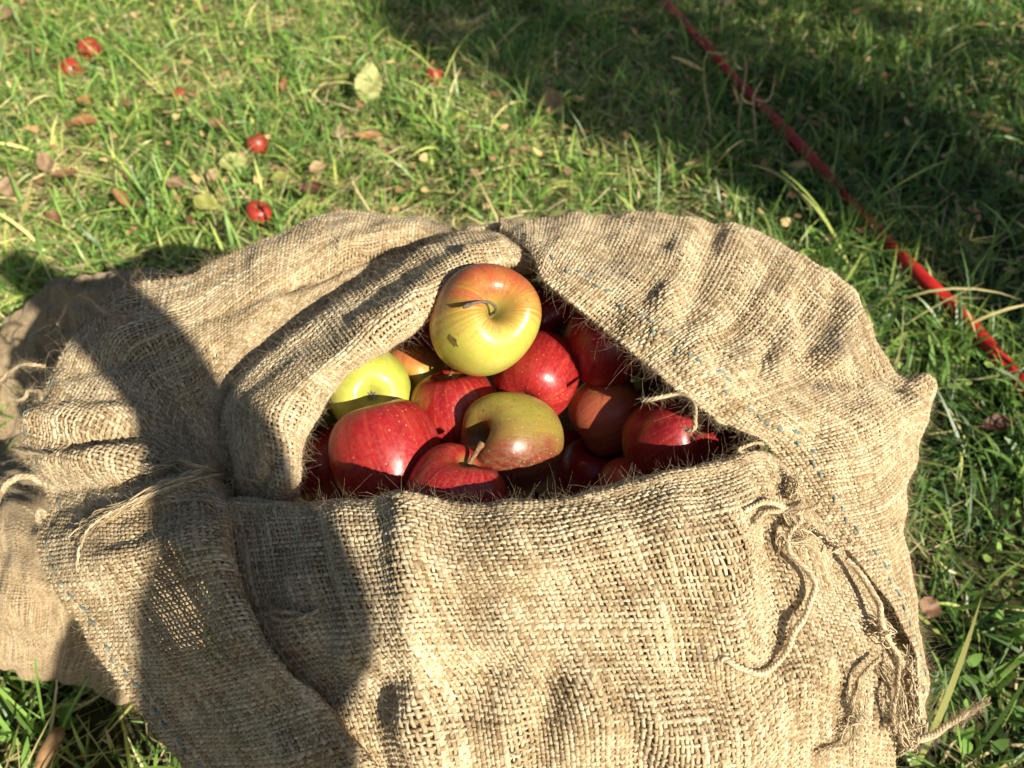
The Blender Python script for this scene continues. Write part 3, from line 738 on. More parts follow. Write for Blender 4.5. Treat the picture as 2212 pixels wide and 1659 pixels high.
    c = mixc(n, l, math_(n, l, 'MULTIPLY', dots, spots), c, tuple(min(1, 0.45 * g + 0.5 * b_ + 0.10) for g, b_ in zip(ground, blush)))
    # dark flecks and russet
    fl = N(n, 'TexVoronoi'); fl.inputs['Scale'].default_value = 3.6
    l.new(off.outputs[0], fl.inputs['Vector'])
    flm = math_(n, l, 'LESS_THAN', math_(n, l, 'ADD', fl.outputs['Distance'], math_(n, l, 'MULTIPLY', fine.outputs[0], 0.16)), 0.15)
    c = mixc(n, l, math_(n, l, 'MULTIPLY', flm, russet * 1.6, clamp=True), c, (0.05, 0.035, 0.015))
    rs = N(n, 'MapRange'); l.new(fine.outputs[0], rs.inputs[0]); rs.inputs[1].default_value = 0.50; rs.inputs[2].default_value = 0.70; rs.inputs[4].default_value = russet
    c = mixc(n, l, rs.outputs[0], c, (0.16, 0.12, 0.035))
    # stem hollow and eye: greenish brown
    for sgn, r0 in ((1, 0.30), (-1, 0.24)):
        side = math_(n, l, 'GREATER_THAN', math_(n, l, 'MULTIPLY', sp.outputs[2], sgn), 0.0)
        mrr = N(n, 'MapRange'); l.new(math_(n, l, 'ADD', rho, math_(n, l, 'MULTIPLY', fine.outputs[0], 0.15)), mrr.inputs[0])
        mrr.inputs[1].default_value = r0 + 0.1; mrr.inputs[2].default_value = r0 - 0.1
        c = mixc(n, l, math_(n, l, 'MULTIPLY', math_(n, l, 'MULTIPLY', mrr.outputs[0], side), 0.85), c, tuple(0.55 * g + 0.02 for g in ground))
    if scar is not None:
        for (a, b_, wd) in scar:
            v1 = N(n, 'VectorMath', op='DISTANCE')
            wv = N(n, 'VectorMath', op='ADD'); l.new(pos, wv.inputs[0])
            nz = N(n, 'VectorMath', op='SCALE'); l.new(fine.outputs['Color'], nz.inputs[0]); nz.inputs['Scale'].default_value = 0.10
            l.new(nz.outputs[0], wv.inputs[1])
            l.new(wv.outputs[0], v1.inputs[0]); v1.inputs[1].default_value = tuple(np.array(a) + .05)
            v2 = N(n, 'VectorMath', op='DISTANCE'); l.new(wv.outputs[0], v2.inputs[0]); v2.inputs[1].default_value = tuple(np.array(b_) + .05)
            ln = float(np.linalg.norm(np.array(a) - np.array(b_)))
            s = math_(n, l, 'SUBTRACT', math_(n, l, 'ADD', v1.outputs['Value'], v2.outputs['Value']), ln)
            mk = math_(n, l, 'LESS_THAN', s, wd)
            c = mixc(n, l, math_(n, l, 'MULTIPLY', mk, math_(n, l, 'ADD', 0.35, fine.outputs[0])), c, (0.10, 0.052, 0.016))
    l.new(c, p.inputs['Base Color'])
    p.inputs['Roughness'].default_value = 0.27
    rr = N(n, 'MapRange'); l.new(fine.outputs[0], rr.inputs[0]); rr.inputs[1].default_value = 0.3; rr.inputs[2].default_value = 0.75; rr.inputs[3].default_value = 0.25; rr.inputs[4].default_value = 0.50
    l.new(rr.outputs[0], p.inputs['Roughness'])
    p.inputs['Specular IOR Level'].default_value = 0.5
    p.inputs['Subsurface Weight'].default_value = 0.0
    bp = N(n, 'Bump'); bp.inputs['Strength'].default_value = 0.10; bp.inputs['Distance'].default_value = 0.004
    hsum = math_(n, l, 'ADD', math_(n, l, 'MULTIPLY', fine.outputs[0], 0.3), big.outputs[0])
    l.new(hsum, bp.inputs['Height']); l.new(bp.outputs[0], p.inputs['Normal'])
    return m

def simple_mat(name, c0, c1, scale=300, rough=0.8, bump=0.4):
    m, n, l, p = new_mat(name)
    tc = N(n, 'TexCoord'); no = N(n, 'TexNoise'); no.inputs['Scale'].default_value = scale; no.inputs['Detail'].default_value = 4
    l.new(tc.outputs['Object'], no.inputs['Vector'])
    l.new(ramp(n, l, no.outputs[0], [(0.3, c0), (0.7, c1)]), p.inputs['Base Color'])
    p.inputs['Roughness'].default_value = rough
    b = N(n, 'Bump'); b.inputs['Strength'].default_value = bump; b.inputs['Distance'].default_value = 0.002
    l.new(no.outputs[0], b.inputs['Height']); l.new(b.outputs[0], p.inputs['Normal'])
    return m
M_stem = simple_mat('apple_stem', (0.10, 0.055, 0.025), (0.30, 0.16, 0.07))
M_stem_dark = simple_mat('dry_stem', (0.06, 0.045, 0.04), (0.18, 0.14, 0.11))
M_calyx = simple_mat('calyx', (0.10, 0.08, 0.06), (0.34, 0.29, 0.24))

def view_to_world(v): return v[0] * CR_ + v[1] * CU - v[2] * CF

def make_apple(name, label, loc, R, axis_v, ground, blush, bdir_v, bias, soft=0.35, streak=0.9, seed=1, spots=0.5, russet=0.15, flat=1.0, stem=None, scar_v=None, world_axis=False, blush2=None, group=None, seg=64, cav=0.0):
    ax = norm(np.array(axis_v, float)) if world_axis else norm(view_to_world(norm(np.array(axis_v, float))))
    rot = Vector(tuple(ax)).to_track_quat('Z', 'Y').to_matrix().to_4x4()
    Rn = np.array(rot.to_3x3())
    bd = np.array(bdir_v, float) if world_axis else view_to_world(np.array(bdir_v, float))
    bl = Rn.T @ bd
    scar = None
    if scar_v:
        scar = []
        for a, b_, wd in scar_v:
            scar.append((Rn.T @ view_to_world(np.array(a)), Rn.T @ view_to_world(np.array(b_)), wd))
    mat = apple_material(label.split(',')[0][:40].replace(' ', '_'), ground, blush, bl, bias, soft, streak, R, seed, spots, russet, scar, blush2)
    V, Fc = apple_mesh(R, seed, flat, seg, cav)
    o = mesh_obj(name, V, Fc, mat)
    o.matrix_world = Matrix.Translation(tuple(loc)) @ rot
    tag(o, label, 'apple', group)
    if stem:
        k = 14
        pts = np.array(stem['pts'], float) * R
        P = cr(pts, np.linspace(0, len(pts) - 1, k))
        r = np.full(k, stem.get('r', .0013)); r[-3:] *= np.array([1.15, 1.6, 1.3]); r[0] *= 1.5
        c = np.full((1, k, 3), .5)
        V, Fc, U, C = tubes(P[None], np.tile([0.3, 0.9, .1], (1, k, 1)), r[None], r[None], 7, c)
        n0 = len(V)
        V = np.concatenate([V, P[-1:]]); last = np.arange(n0 - 7, n0)
        Fc = np.concatenate([Fc, np.stack([last, np.roll(last, -1), np.full(7, n0), np.full(7, n0)], -1)[:, :4]])
        me_f = [tuple(f) if f[2] != f[3] else tuple(f[:3]) for f in Fc]
        me = bpy.data.meshes.new('stem'); me.from_pydata(V.tolist(), [], [tuple(int(i) for i in f) for f in me_f]); me.update()
        for pl in me.polygons: pl.use_smooth = True
        me.materials.append(stem.get('mat', M_stem))
        so_ = bpy.data.objects.new('stem', me); col.objects.link(so_); so_.parent = o
    # the dried calyx in the eye
    bag = Bag()
    k = 6; nn = 7
    a = np.arange(nn) / nn * 2 * np.pi
    t = np.linspace(0, 1, k)
    Pc = np.stack([np.cos(a)[:, None] * (0.03 + 0.10 * t)[None], np.sin(a)[:, None] * (0.03 + 0.10 * t)[None], np.tile(-0.70 * flat - 0.02 - 0.09 * np.sin(t * 2.2), (nn, 1))], -1) * R
    wd = R * 0.028 * (1 - t * 0.9)
    bag.add(*tubes(Pc, np.tile([0, 0, -1.0], (nn, k, 1)), np.tile(wd, (nn, 1)), np.tile(wd * .35, (nn, 1)), 5, np.full((nn, k, 3), .5)))
    bag.build('calyx', M_calyx, o)
    return o

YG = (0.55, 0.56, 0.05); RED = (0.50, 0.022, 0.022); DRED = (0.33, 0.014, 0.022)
# picture position of each apple, its apparent radius and a first guess of its true radius
A = dict(
 golden=(1045, 692, 117, .0405), lime=(797, 842, 92, .0345), redfront=(836, 982, 120, .0395), redleft=(700, 1004, 88, .0335),
 redmid=(983, 890, 97, .0355), olive=(1103, 955, 109, .0370), redlow=(981, 1076, 110, .0365), redright=(1160, 812, 92, .0370),
 crimson=(1310, 742, 93, .0390), rust=(1317, 896, 86, .0370), wine=(1447, 952, 99, .0375), plum=(1281, 1036, 80, .0345), pink=(1366, 1066, 76, .0325),
 greenback=(893, 812, 74, .0350), darkback=(936, 732, 66, .0330), darkright=(1197, 690, 76, .0370), brown=(1436, 842, 72, .0345),
 corner=(1584, 958, 62, .0320), gap=(1226, 985, 56, .0310), darkgreen=(688, 912, 62, .0320))
names = list(A)
px = np.array([A[k][:3] for k in names], float); Rr = np.array([A[k][3] for k in names])
D0 = dict(golden=.580, lime=.580, redfront=.562, redleft=.625, redmid=.610, olive=.568, redlow=.545, redright=.625, crimson=.630, rust=.645, wine=.605, plum=.635, pink=.615, greenback=.66, darkback=.67, darkright=.69, brown=.68, corner=.64, gap=.68, darkgreen=.67)
dep = np.array([D0[k] for k in names]); DMIN = dep - .012
for it in range(400):     # push touching apples apart along their lines of sight, keeping their size in view
    Rr = dep * px[:, 2] / F
    Pa = np.array([at_d(x, y, d) for (x, y, _), d in zip(px, dep)])
    mv = np.zeros(len(names))
    for i in range(len(names)):
        for j in range(i + 1, len(names)):
            v = Pa[i] - Pa[j]; dist = np.linalg.norm(v); need = 0.88 * (Rr[i] + Rr[j])
            if dist < need:
                g = (need - dist)
                s = 1 if dep[i] >= dep[j] else -1
                mv[i] += s * g * 0.25; mv[j] -= s * g * 0.25
    dep = np.clip(dep + mv * 0.5, DMIN, 0.74)
Rr = dep * px[:, 2] / F
POS = {k: at_d(px[i, 0], px[i, 1], dep[i]) for i, k in enumerate(names)}
RAD = {k: Rr[i] for i, k in enumerate(names)}
GRP = 'apples in the open sack'
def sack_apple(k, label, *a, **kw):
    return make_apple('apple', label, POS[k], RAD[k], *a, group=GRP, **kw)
UPV = (0, 1, .2)
sack_apple('golden', 'large yellow and orange apple with curved stem and brown scar, on top of the heap', (.36, .20, .9), (0.50, 0.46, 0.075), (0.42, 0.085, 0.030), (-.15, 1.25, -.3), .08, .55, 1.7, 2, .5, .22,
           cav=.16, stem=dict(pts=[(0, 0, .34), (0.0, .0, .66), (-.15, .12, .90), (-.42, .20, 1.02), (-.70, .22, 1.02)], r=.0011, mat=M_stem_dark),
           scar_v=[((-.56, -.30, .74), (-.40, -.50, .74), .065), ((-.40, -.48, .68), (-.12, -.56, .72), .075), ((-.66, -.02, .66), (-.60, -.06, .70), .02), ((.52, -.42, .62), (.54, -.44, .60), .02), ((.27, -.60, .70), (.31, -.74, .62), .02), ((-.72, -.08, .66), (-.74, -.12, .66), .012)])
sack_apple('lime', 'plain yellow green apple with its eye facing out, beside the rolled rim', (-.28, .16, -.95), (0.46, 0.47, 0.075), (0.50, 0.42, 0.09), (0, 1, 0), -1.3, .5, .3, 5, .2, .22)
sack_apple('redfront', 'large bright red streaked apple behind the front lip, nearest the rolled rim corner', (-.35, .85, -.1), (0.42, 0.34, 0.06), (0.34, 0.017, 0.019), (.6, -.1, .6), .50, .45, .7, 7, .6, .14)
sack_apple('redleft', 'dark red apple wedged against the rolled rim, half behind a larger red one', (-.2, .8, .2), (0.35, 0.22, 0.04), (0.28, 0.012, 0.014), (.2, .2, .8), .7, .4, .6, 9, .3, .08)
sack_apple('redmid', 'red apple with a stem tip and yellow flank, directly under the golden one', (-.12, .85, .28), (0.55, 0.40, 0.05), (0.32, 0.013, 0.017), (.8, .1, .35), .38, .35, .7, 11, .5, .18, stem=dict(pts=[(0, 0, .5), (0, 0, .8), (-.1, .08, 1.0), (-.25, .1, 1.12)], r=.0014))
sack_apple('olive', 'olive yellow apple with a russet red base and a deep hollow, in the middle front', (-.72, .16, .55), (0.36, 0.29, 0.05), (0.20, 0.045, 0.025), (-.25, -1.3, .1), .26, .5, .9, 14, 1.0, .70, flat=1.02, cav=.15)
sack_apple('redlow', 'red apple with an upright brown stem just above the front lip', (.40, .86, .26), (0.45, 0.30, 0.05), (0.33, 0.018, 0.020), (-.1, -.1, .9), .55, .4, .7, 16, .4, .18, stem=dict(pts=[(0, 0, .5), (.02, .0, .74), (.05, -.10, .98), (.10, -.24, 1.20)], r=.0018))
sack_apple('redright', 'plain bright red apple tucked below the golden one, towards the hem side', (.3, .6, -.6), (0.55, 0.33, 0.05), (0.36, 0.019, 0.020), (-.1, .2, .9), .7, .4, .5, 18, .45, .14)
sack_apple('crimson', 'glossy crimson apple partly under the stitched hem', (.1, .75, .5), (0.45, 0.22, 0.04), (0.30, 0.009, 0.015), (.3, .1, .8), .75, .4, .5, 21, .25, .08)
sack_apple('rust', 'dull orange brown apple in the shade of the hem', (.75, .5, .1), (0.42, 0.27, 0.06), (0.36, 0.075, 0.045), (.1, -.5, .6), .2, .6, .5, 24, .3, .25)
sack_apple('wine', 'wine red apple below the loose twine end at the narrow mouth corner', (.55, .45, .55), (0.40, 0.24, 0.05), (0.27, 0.011, 0.018), (.6, .1, .6), .40, .4, .6, 27, .4, .15)
sack_apple('plum', 'dark plum red apple lying low between the olive and the wine red ones', (.1, .8, .3), (0.35, 0.18, 0.05), (0.25, 0.010, 0.016), (0, 0, 1), .8, .4, .5, 30, .2, .10)
sack_apple('pink', 'dusky pink apple barely showing over the front lip', (.1, .6, -.6), (0.40, 0.24, 0.08), (0.38, 0.07, 0.06), (0, .2, 1), .5, .5, .5, 33, .3, .15)
sack_apple('greenback', 'green and orange apple lying deep behind the lime coloured one', (.2, .2, -.9), (0.42, 0.36, 0.06), (0.50, 0.16, 0.05), (-.3, 1.0, 0), -.05, .3, .5, 36, .3, .2)
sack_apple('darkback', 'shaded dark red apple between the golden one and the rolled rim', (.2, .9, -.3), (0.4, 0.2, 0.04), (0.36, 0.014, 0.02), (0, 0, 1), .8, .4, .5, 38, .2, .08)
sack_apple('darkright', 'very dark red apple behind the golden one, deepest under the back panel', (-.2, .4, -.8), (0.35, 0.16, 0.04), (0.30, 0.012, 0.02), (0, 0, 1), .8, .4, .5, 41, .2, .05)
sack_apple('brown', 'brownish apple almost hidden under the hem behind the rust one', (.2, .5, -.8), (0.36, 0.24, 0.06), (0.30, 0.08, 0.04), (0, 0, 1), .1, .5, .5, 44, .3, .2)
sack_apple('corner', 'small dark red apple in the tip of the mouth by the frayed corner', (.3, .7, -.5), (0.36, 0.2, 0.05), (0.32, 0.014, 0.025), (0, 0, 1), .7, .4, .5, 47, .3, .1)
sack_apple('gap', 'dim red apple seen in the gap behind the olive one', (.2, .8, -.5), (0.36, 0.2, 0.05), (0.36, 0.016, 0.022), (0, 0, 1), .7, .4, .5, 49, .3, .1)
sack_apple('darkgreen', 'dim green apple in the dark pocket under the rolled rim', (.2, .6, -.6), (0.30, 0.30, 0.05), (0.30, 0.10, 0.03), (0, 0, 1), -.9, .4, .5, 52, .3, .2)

# windfalls in the grass
def windfall(label, x, y, r_px, z, axis, bias, seed, ground=(0.50, 0.32, 0.06), blush=(0.36, 0.03, 0.022), flat=1.0):
    p = at_z(x, y, z); d = (p - CAM) @ CF
    make_apple('windfall_apple', label, p, r_px * d / F, axis, ground, blush, (.3, .2, .8), bias, .4, .9, seed, .4, .25, flat, group='apples lying in the grass', stem=dict(pts=[(0, 0, .5), (0, 0, .75), (.08, .05, 1.0)], r=.0013), seg=40)
WG = [
 ('red windfall apple with a yellow side, farthest of the pair at the far left', 194, 110, 25, .024, (.3, .6, .7), .35, 61),
 ('red windfall apple half sunk in grass, nearer of the far left pair', 152, 152, 25, .019, (-.4, .5, .3), .35, 62),
 ('small pale red windfall apple buried in grass between the leaves', 388, 208, 17, .022, (.5, .4, -.5), .45, 63),
 ('round shiny red windfall apple beside the wide yellow leaf', 557, 312, 22, .036, (-.3, .7, .5), .6, 64),
 ('red windfall apple behind grass blades just above the sack hem', 560, 463, 28, .032, (.2, .5, .8), .5, 65),
 ('small red windfall apple near the large pale leaf', 936, 166, 18, .017, (.1, .8, .4), .35, 66),
 ('tiny dark red windfall apple tucked under the wide yellow leaf', 490, 374, 13, .008, (0, .6, .5), .6, 67)]
for a in WG: windfall(*a)

# =================================================================== ground and grass
def ground_z(x, y): return 0.008 * np.sin(x * 5.1 + 1.3) * np.sin(y * 4.3) + 0.006 * np.sin(x * 11 + y * 9)
g = np.concatenate([-np.geomspace(120, 3.2, 10), np.linspace(-3, 3, 121), np.geomspace(3.2, 120, 10)])
X, Y = np.meshgrid(g, g + 1.2, indexing='ij')
fade = np.clip(1 - np.hypot(X, Y - 1.2) / 6, 0, 1)
V = np.stack([X, Y, ground_z(X, Y) * fade], -1).reshape(-1, 3)
idx = np.arange(len(g) ** 2).reshape(len(g), len(g))
Fc = np.stack([idx[:-1, :-1], idx[1:, :-1], idx[1:, 1:], idx[:-1, 1:]], -1).reshape(-1, 4)
m, n, l, p = new_mat('meadow_soil')
geo = N(n, 'NewGeometry')
na = N(n, 'TexNoise'); na.inputs['Scale'].default_value = 60; na.inputs['Detail'].default_value = 6; l.new(geo.outputs['Position'], na.inputs['Vector'])
nb = N(n, 'TexNoise'); nb.inputs['Scale'].default_value = 7; nb.inputs['Detail'].default_value = 3; l.new(geo.outputs['Position'], nb.inputs['Vector'])
c = mixc(n, l, nb.outputs[0], ramp(n, l, na.outputs[0], [(.3, (.018, .014, .008)), (.7, (.085, .065, .035))]), ramp(n, l, na.outputs[0], [(.3, (.014, .020, .007)), (.7, (.05, .07, .02))]))
l.new(c, p.inputs['Base Color']); p.inputs['Roughness'].default_value = 1.0; p.inputs['Specular IOR Level'].default_value = 0.1
bp = N(n, 'Bump'); bp.inputs['Strength'].default_value = 1.0; bp.inputs['Distance'].default_value = 0.01; l.new(na.outputs[0], bp.inputs['Height']); l.new(bp.outputs[0], p.inputs['Normal'])
tag(mesh_obj('ground', V, Fc, m), 'mown orchard meadow ground', 'ground', None, 'structure')

def leaf_like_material(name, ramp_stops, trans=0.35, rough=0.5):
    m, n, l, p = new_mat(name)
    at = N(n, 'VertexColor', layer_name='tone'); sep = N(n, 'SeparateColor'); l.new(at.outputs[0], sep.inputs[0])
    c = ramp(n, l, sep.outputs[0], ramp_stops)
    v = N(n, 'HueSaturation'); l.new(c, v.inputs['Color']); l.new(math_(n, l, 'ADD', 0.62, math_(n, l, 'MULTIPLY', sep.outputs[1], 1.65)), v.inputs['Value'])
    l.new(v.outputs[0], p.inputs['Base Color']); p.inputs['Roughness'].default_value = rough; p.inputs['Specular IOR Level'].default_value = 0.5
    tr = N(n, 'BsdfTranslucent'); l.new(v.outputs[0], tr.inputs[0])
    mx = N(n, 'MixShader'); mx.inputs[0].default_value = trans
    l.new(p.outputs[0], mx.inputs[1]); l.new(tr.outputs[0], mx.inputs[2]); l.new(mx.outputs[0], n['Material Output'].inputs[0])
    return m
M_grass = leaf_like_material('grass_blades', [(0.0, (.042, .105, .024)), (0.35, (.150, .260, .052)), (0.6, (.33, .37, .095)), (0.8, (.50, .45, .19)), (1.0, (.60, .49, .30))], 0.35, 0.42)

def blades(bag, x, y, length, width, lean, az, bend, tone, val, k=4):
    n = len(x)
    t = np.linspace(0, 1, k)[None]
    # polar angle from upright grows along the blade
    ang = lean[:, None] + bend[:, None] * t
    step = length[:, None] / (k - 1)
    h = np.cumsum(np.concatenate([np.zeros((n, 1)), (step * np.sin(ang))[:, 1:]], 1), 1)
    z = np.cumsum(np.concatenate([np.zeros((n, 1)), (step * np.cos(ang))[:, 1:]], 1), 1)
    gz = ground_z(x, y)[:, None]
    z = np.maximum(z, 0.004 + 0.0 * z)
    P = np.stack([x[:, None] + h * np.cos(az)[:, None], y[:, None] + h * np.sin(az)[:, None], gz + z - 0.003], -1)
    tw = rng.normal(0, 0.5, n)[:, None] + rng.normal(0, 0.6, n)[:, None] * t
    side = np.stack([-np.sin(az)[:, None] * np.cos(tw), np.cos(az)[:, None] * np.cos(tw), np.sin(tw)], -1)
    wd = (width[:, None] * np.array([0.75, 1.0, 0.8, 0.06] if k == 4 else np.interp(np.linspace(0, 1, k), [0, .3, .7, 1], [.75, 1, .8, .05]))[None])[..., None] * 0.5
    V = np.stack([P - side * wd, P + side * wd], 2).reshape(-1, 3)
    idx = np.arange(n * k * 2).reshape(n, k, 2)
    Fc = np.stack([idx[:, :-1, 0], idx[:, :-1, 1], idx[:, 1:, 1], idx[:, 1:, 0]], -1).reshape(-1, 4)
    C = np.zeros((n, k, 2, 3)); C[..., 0] = np.clip(tone[:, None, None] + 0.10 * (t[..., None] - .4), 0, 1); C[..., 1] = val[:, None, None]
    bag.add(V, Fc, np.zeros((Fc.size, 2)), C.reshape(-1, 3))

def scatter(n, ymax=3.7):
    y = rng.random(n * 3) ** 0.85 * (ymax + 0.1) - 0.1
    x = rng.uniform(-1, 1, n * 3) * (0.75 + 0.80 * ymax)
    ok = np.abs(x) < 0.75 + 0.80 * np.maximum(y, 0)
    ok &= ((x - SACK_C[0]) / 0.20) ** 2 + ((y - SACK_C[1]) / 0.17) ** 2 > 1
    ok &= ~((x > -1.0) & (x < -0.50) & (y > 0.47) & (y < 0.80))
    x, y = x[ok][:n], y[ok][:n]
    return x, y

def patchy(x, y, s, seed):
    P = np.stack([x, y, np.zeros_like(x)], -1)
    return wob(P, s, seed, 9)
gb = Bag()
# uneven sward: standing, leaning and pressed blades, with thatch showing between the clumps
x, y = scatter(300000)
keep = rng.random(len(x)) < np.clip(0.62 + 0.30 * patchy(x, y, 0.13, 104) + 0.22 * patchy(x, y, 0.045, 105), 0.12, 1)
x, y = x[keep], y[keep]; n_ = len(x)
dry = patchy(x, y, 0.42, 101) * 0.55 + patchy(x, y, 0.11, 102) * 0.5
lush_shade = np.clip((x - 0.25 * (y - 1.2) - 0.05) / 0.5, 0, 1)      # greener and longer on the hose side, values darkened there as shade
tone = np.clip(0.38 - 0.20 * lush_shade + 0.13 * dry + rng.normal(0, 0.15, n_), 0, 0.66)
isdry = rng.random(n_) < np.clip(0.32 + 0.22 * dry, 0.05, 0.8) * (1 - 0.72 * lush_shade)
tone[isdry] = rng.uniform(0.72, 1.0, isdry.sum())
cl = patchy(x, y, 0.09, 103)
ln = rng.gamma(5, 0.0085, n_) * (1 + 0.40 * cl).clip(0.4, 1.9) * (1 + 0.3 * lush_shade)
wd_ = rng.uniform(0.0018, 0.0050, n_)
lean = np.abs(rng.normal(0.50, 0.42, n_)); flat_ = isdry | (rng.random(n_) < 0.30); lean[flat_] = rng.uniform(0.9, 1.5, flat_.sum())
az_ = rng.uniform(0, 6.283, n_) * 0.5 + patchy(x, y, 0.25, 106) * 1.6
blades(gb, x, y, ln, wd_, lean, az_, rng.normal(0.8, 0.6, n_), tone, rng.uniform(0.1, 0.9, n_) * (1 - 0.5 * lush_shade))  # colour value lowered on the hose side to stand in for shade
# longer arching blades in tufts
ct_x, ct_y = scatter(1500)
kx = rng.integers(0, len(ct_x), 34000)
x = ct_x[kx] + rng.normal(0, 0.018, len(kx)); y = ct_y[kx] + rng.normal(0, 0.018, len(kx)); n_ = len(x)
tone = np.clip(rng.normal(0.28, 0.13, n_), 0, 0.7)
blades(gb, x, y, rng.uniform(0.06, 0.15, n_), rng.uniform(0.0032, 0.0074, n_), np.abs(rng.normal(0.5, 0.4, n_)), rng.uniform(0, 6.283, n_), rng.normal(1.0, 0.5, n_), tone, rng.uniform(0.2, 0.9, n_) * (1 - 0.35 * np.clip((x - 0.25 * (y - 1.2) - 0.05) / 0.5, 0, 1)), k=6)  # hose-side tufts darkened too, shade put into their colour
# straw and long yellowed blades lying about, denser on worn patches
x, y = scatter(110000); keep = rng.random(len(x)) < np.clip(0.45 + 0.35 * patchy(x, y, 0.42, 101) + 0.2 * patchy(x, y, 0.10, 107), 0.06, 1) * (1 - 0.75 * np.clip((x - 0.25 * (y - 1.2) - 0.05) / 0.5, 0, 1)); x, y = x[keep], y[keep]; n_ = len(x)
blades(gb, x, y, rng.uniform(0.03, 0.11, n_), rng.uniform(0.0012, 0.0036, n_), rng.uniform(1.0, 1.50, n_), rng.uniform(0, 6.283, n_), rng.normal(0.1, 0.25, n_), rng.uniform(0.70, 1.0, n_), rng.uniform(0.0, 0.75, n_))
gb.V[-1][:, 2] += np.repeat(rng.uniform(0, 0.022, n_), 8)
x, y = scatter(1500); n_ = len(x)
blades(gb, x, y, rng.uniform(0.10, 0.22, n_), rng.uniform(0.0035, 0.0070, n_), rng.uniform(0.3, 1.1, n_), rng.uniform(0, 6.283, n_), rng.normal(1.1, 0.5, n_), rng.uniform(0.30, 0.85, n_), rng.uniform(0.4, 0.9, n_), k=7)
# clover-like small round leaves
x, y = scatter(26000); keep = patchy(x, y, 0.3, 108) > 0.1; x, y = x[keep], y[keep]; n_ = len(x)
blades(gb, x, y, rng.uniform(0.012, 0.026, n_), rng.uniform(0.008, 0.014, n_), rng.uniform(0.5, 1.3, n_), rng.uniform(0, 6.283, n_), rng.normal(0.3, 0.3, n_), rng.uniform(0.1, 0.5, n_), rng.uniform(0.3, 0.8, n_))
V_ = gb.V[-1]; V_[:, 2] += 0.02
# broad weed leaves in rosettes
ct_x, ct_y = scatter(420); kx = rng.integers(0, len(ct_x), 3600)
x = ct_x[kx] + rng.normal(0, 0.012, len(kx)); y = ct_y[kx] + rng.normal(0, 0.012, len(kx)); n_ = len(x)
blades(gb, x, y, rng.uniform(0.03, 0.075, n_), rng.uniform(0.008, 0.018, n_), rng.uniform(0.4, 1.2, n_), rng.uniform(0, 6.283, n_), rng.normal(0.6, 0.4, n_), rng.uniform(0.15, 0.55, n_), rng.uniform(0.3, 0.8, n_), k=6)
tag(gb.build('grass', M_grass), 'short autumn grass mixed with straw and clover', 'grass', None, 'stuff')

# crumbled leaf bits lying in the grass
lb = Bag()
x, y = scatter(5200); far = (y > 1.25) | ((y > .8) & (rng.random(len(y)) < .15)); x, y = x[far], y[far]; n_ = len(x)
blades(lb, x, y, rng.uniform(0.010, 0.034, n_), rng.uniform(0.007, 0.020, n_), rng.uniform(1.1, 1.5, n_), rng.uniform(0, 6.283, n_), rng.normal(0.0, 0.4, n_), rng.uniform(0, 1, n_), rng.uniform(0.2, 0.8, n_))
V_ = lb.V[-1]; V_[:, 2] += np.repeat(rng.uniform(0.012, 0.045, n_), 8)
M_litter = leaf_like_material('leaf_litter', [(0.0, (.13, .055, .025)), (0.4, (.30, .17, .08)), (0.7, (.36, .24, .12)), (1.0, (.42, .33, .13))], 0.2, 0.7)
tag(lb.build('leaf_litter', M_litter), 'crumbled brown and yellow leaf bits between the blades', 'leaf litter', None, 'stuff')

# =================================================================== fallen leaves one can tell apart
def leaf_mat(name, c0, c1):
    m, n, l, p = new_mat(name)
    tc = N(n, 'TexCoord'); sp = N(n, 'SeparateXYZ'); l.new(tc.outputs['Object'], sp.inputs[0])
    no = N(n, 'TexNoise'); no.inputs['Scale'].default_value = 70; no.inputs['Detail'].default_value = 5; l.new(tc.outputs['Object'], no.inputs['Vector'])
    ay = math_(n, l, 'ABSOLUTE', sp.outputs[1])
    rib = math_(n, l, 'LESS_THAN', ay, 0.0009)
    wv = math_(n, l, 'SINE', math_(n, l, 'MULTIPLY', math_(n, l, 'SUBTRACT', sp.outputs[0], math_(n, l, 'MULTIPLY', ay, 0.8)), 700))
    vein = math_(n, l, 'GREATER_THAN', wv, 0.93)
    c = ramp(n, l, no.outputs[0], [(.3, c0), (.65, c1)])
    c = mixc(n, l, math_(n, l, 'MULTIPLY', math_(n, l, 'MAXIMUM', rib, vein), 0.4), c, tuple(v * 0.6 for v in c0))
    l.new(c, p.inputs['Base Color']); p.inputs['Roughness'].default_value = 0.6
    tr = N(n, 'BsdfTranslucent'); l.new(c, tr.inputs[0]); mx = N(n, 'MixShader'); mx.inputs[0].default_value = 0.3
    l.new(p.outputs[0], mx.inputs[1]); l.new(tr.outputs[0], mx.inputs[2]); l.new(mx.outputs[0], n['Material Output'].inputs[0])
    return m
LM = dict(yellow=leaf_mat('yellow_leaf', (.30, .32, .07), (.44, .45, .13)), pale=leaf_mat('pale_leaf', (.40, .42, .14), (.52, .52, .21)), brown=leaf_mat('brown_leaf', (.20, .10, .05), (.36, .20, .11)),
          tan=leaf_mat('tan_leaf', (.36, .23, .12), (.52, .36, .20)), dark=leaf_mat('dark_leaf', (.07, .03, .018), (.17, .075, .04)), orange=leaf_mat('orange_leaf', (.26, .12, .05), (.44, .22, .09)), pinkish=leaf_mat('pinkish_leaf', (.24, .15, .085), (.40, .27, .16)), green=leaf_mat('greenish_leaf', (.20, .25, .05), (.32, .36, .09)))
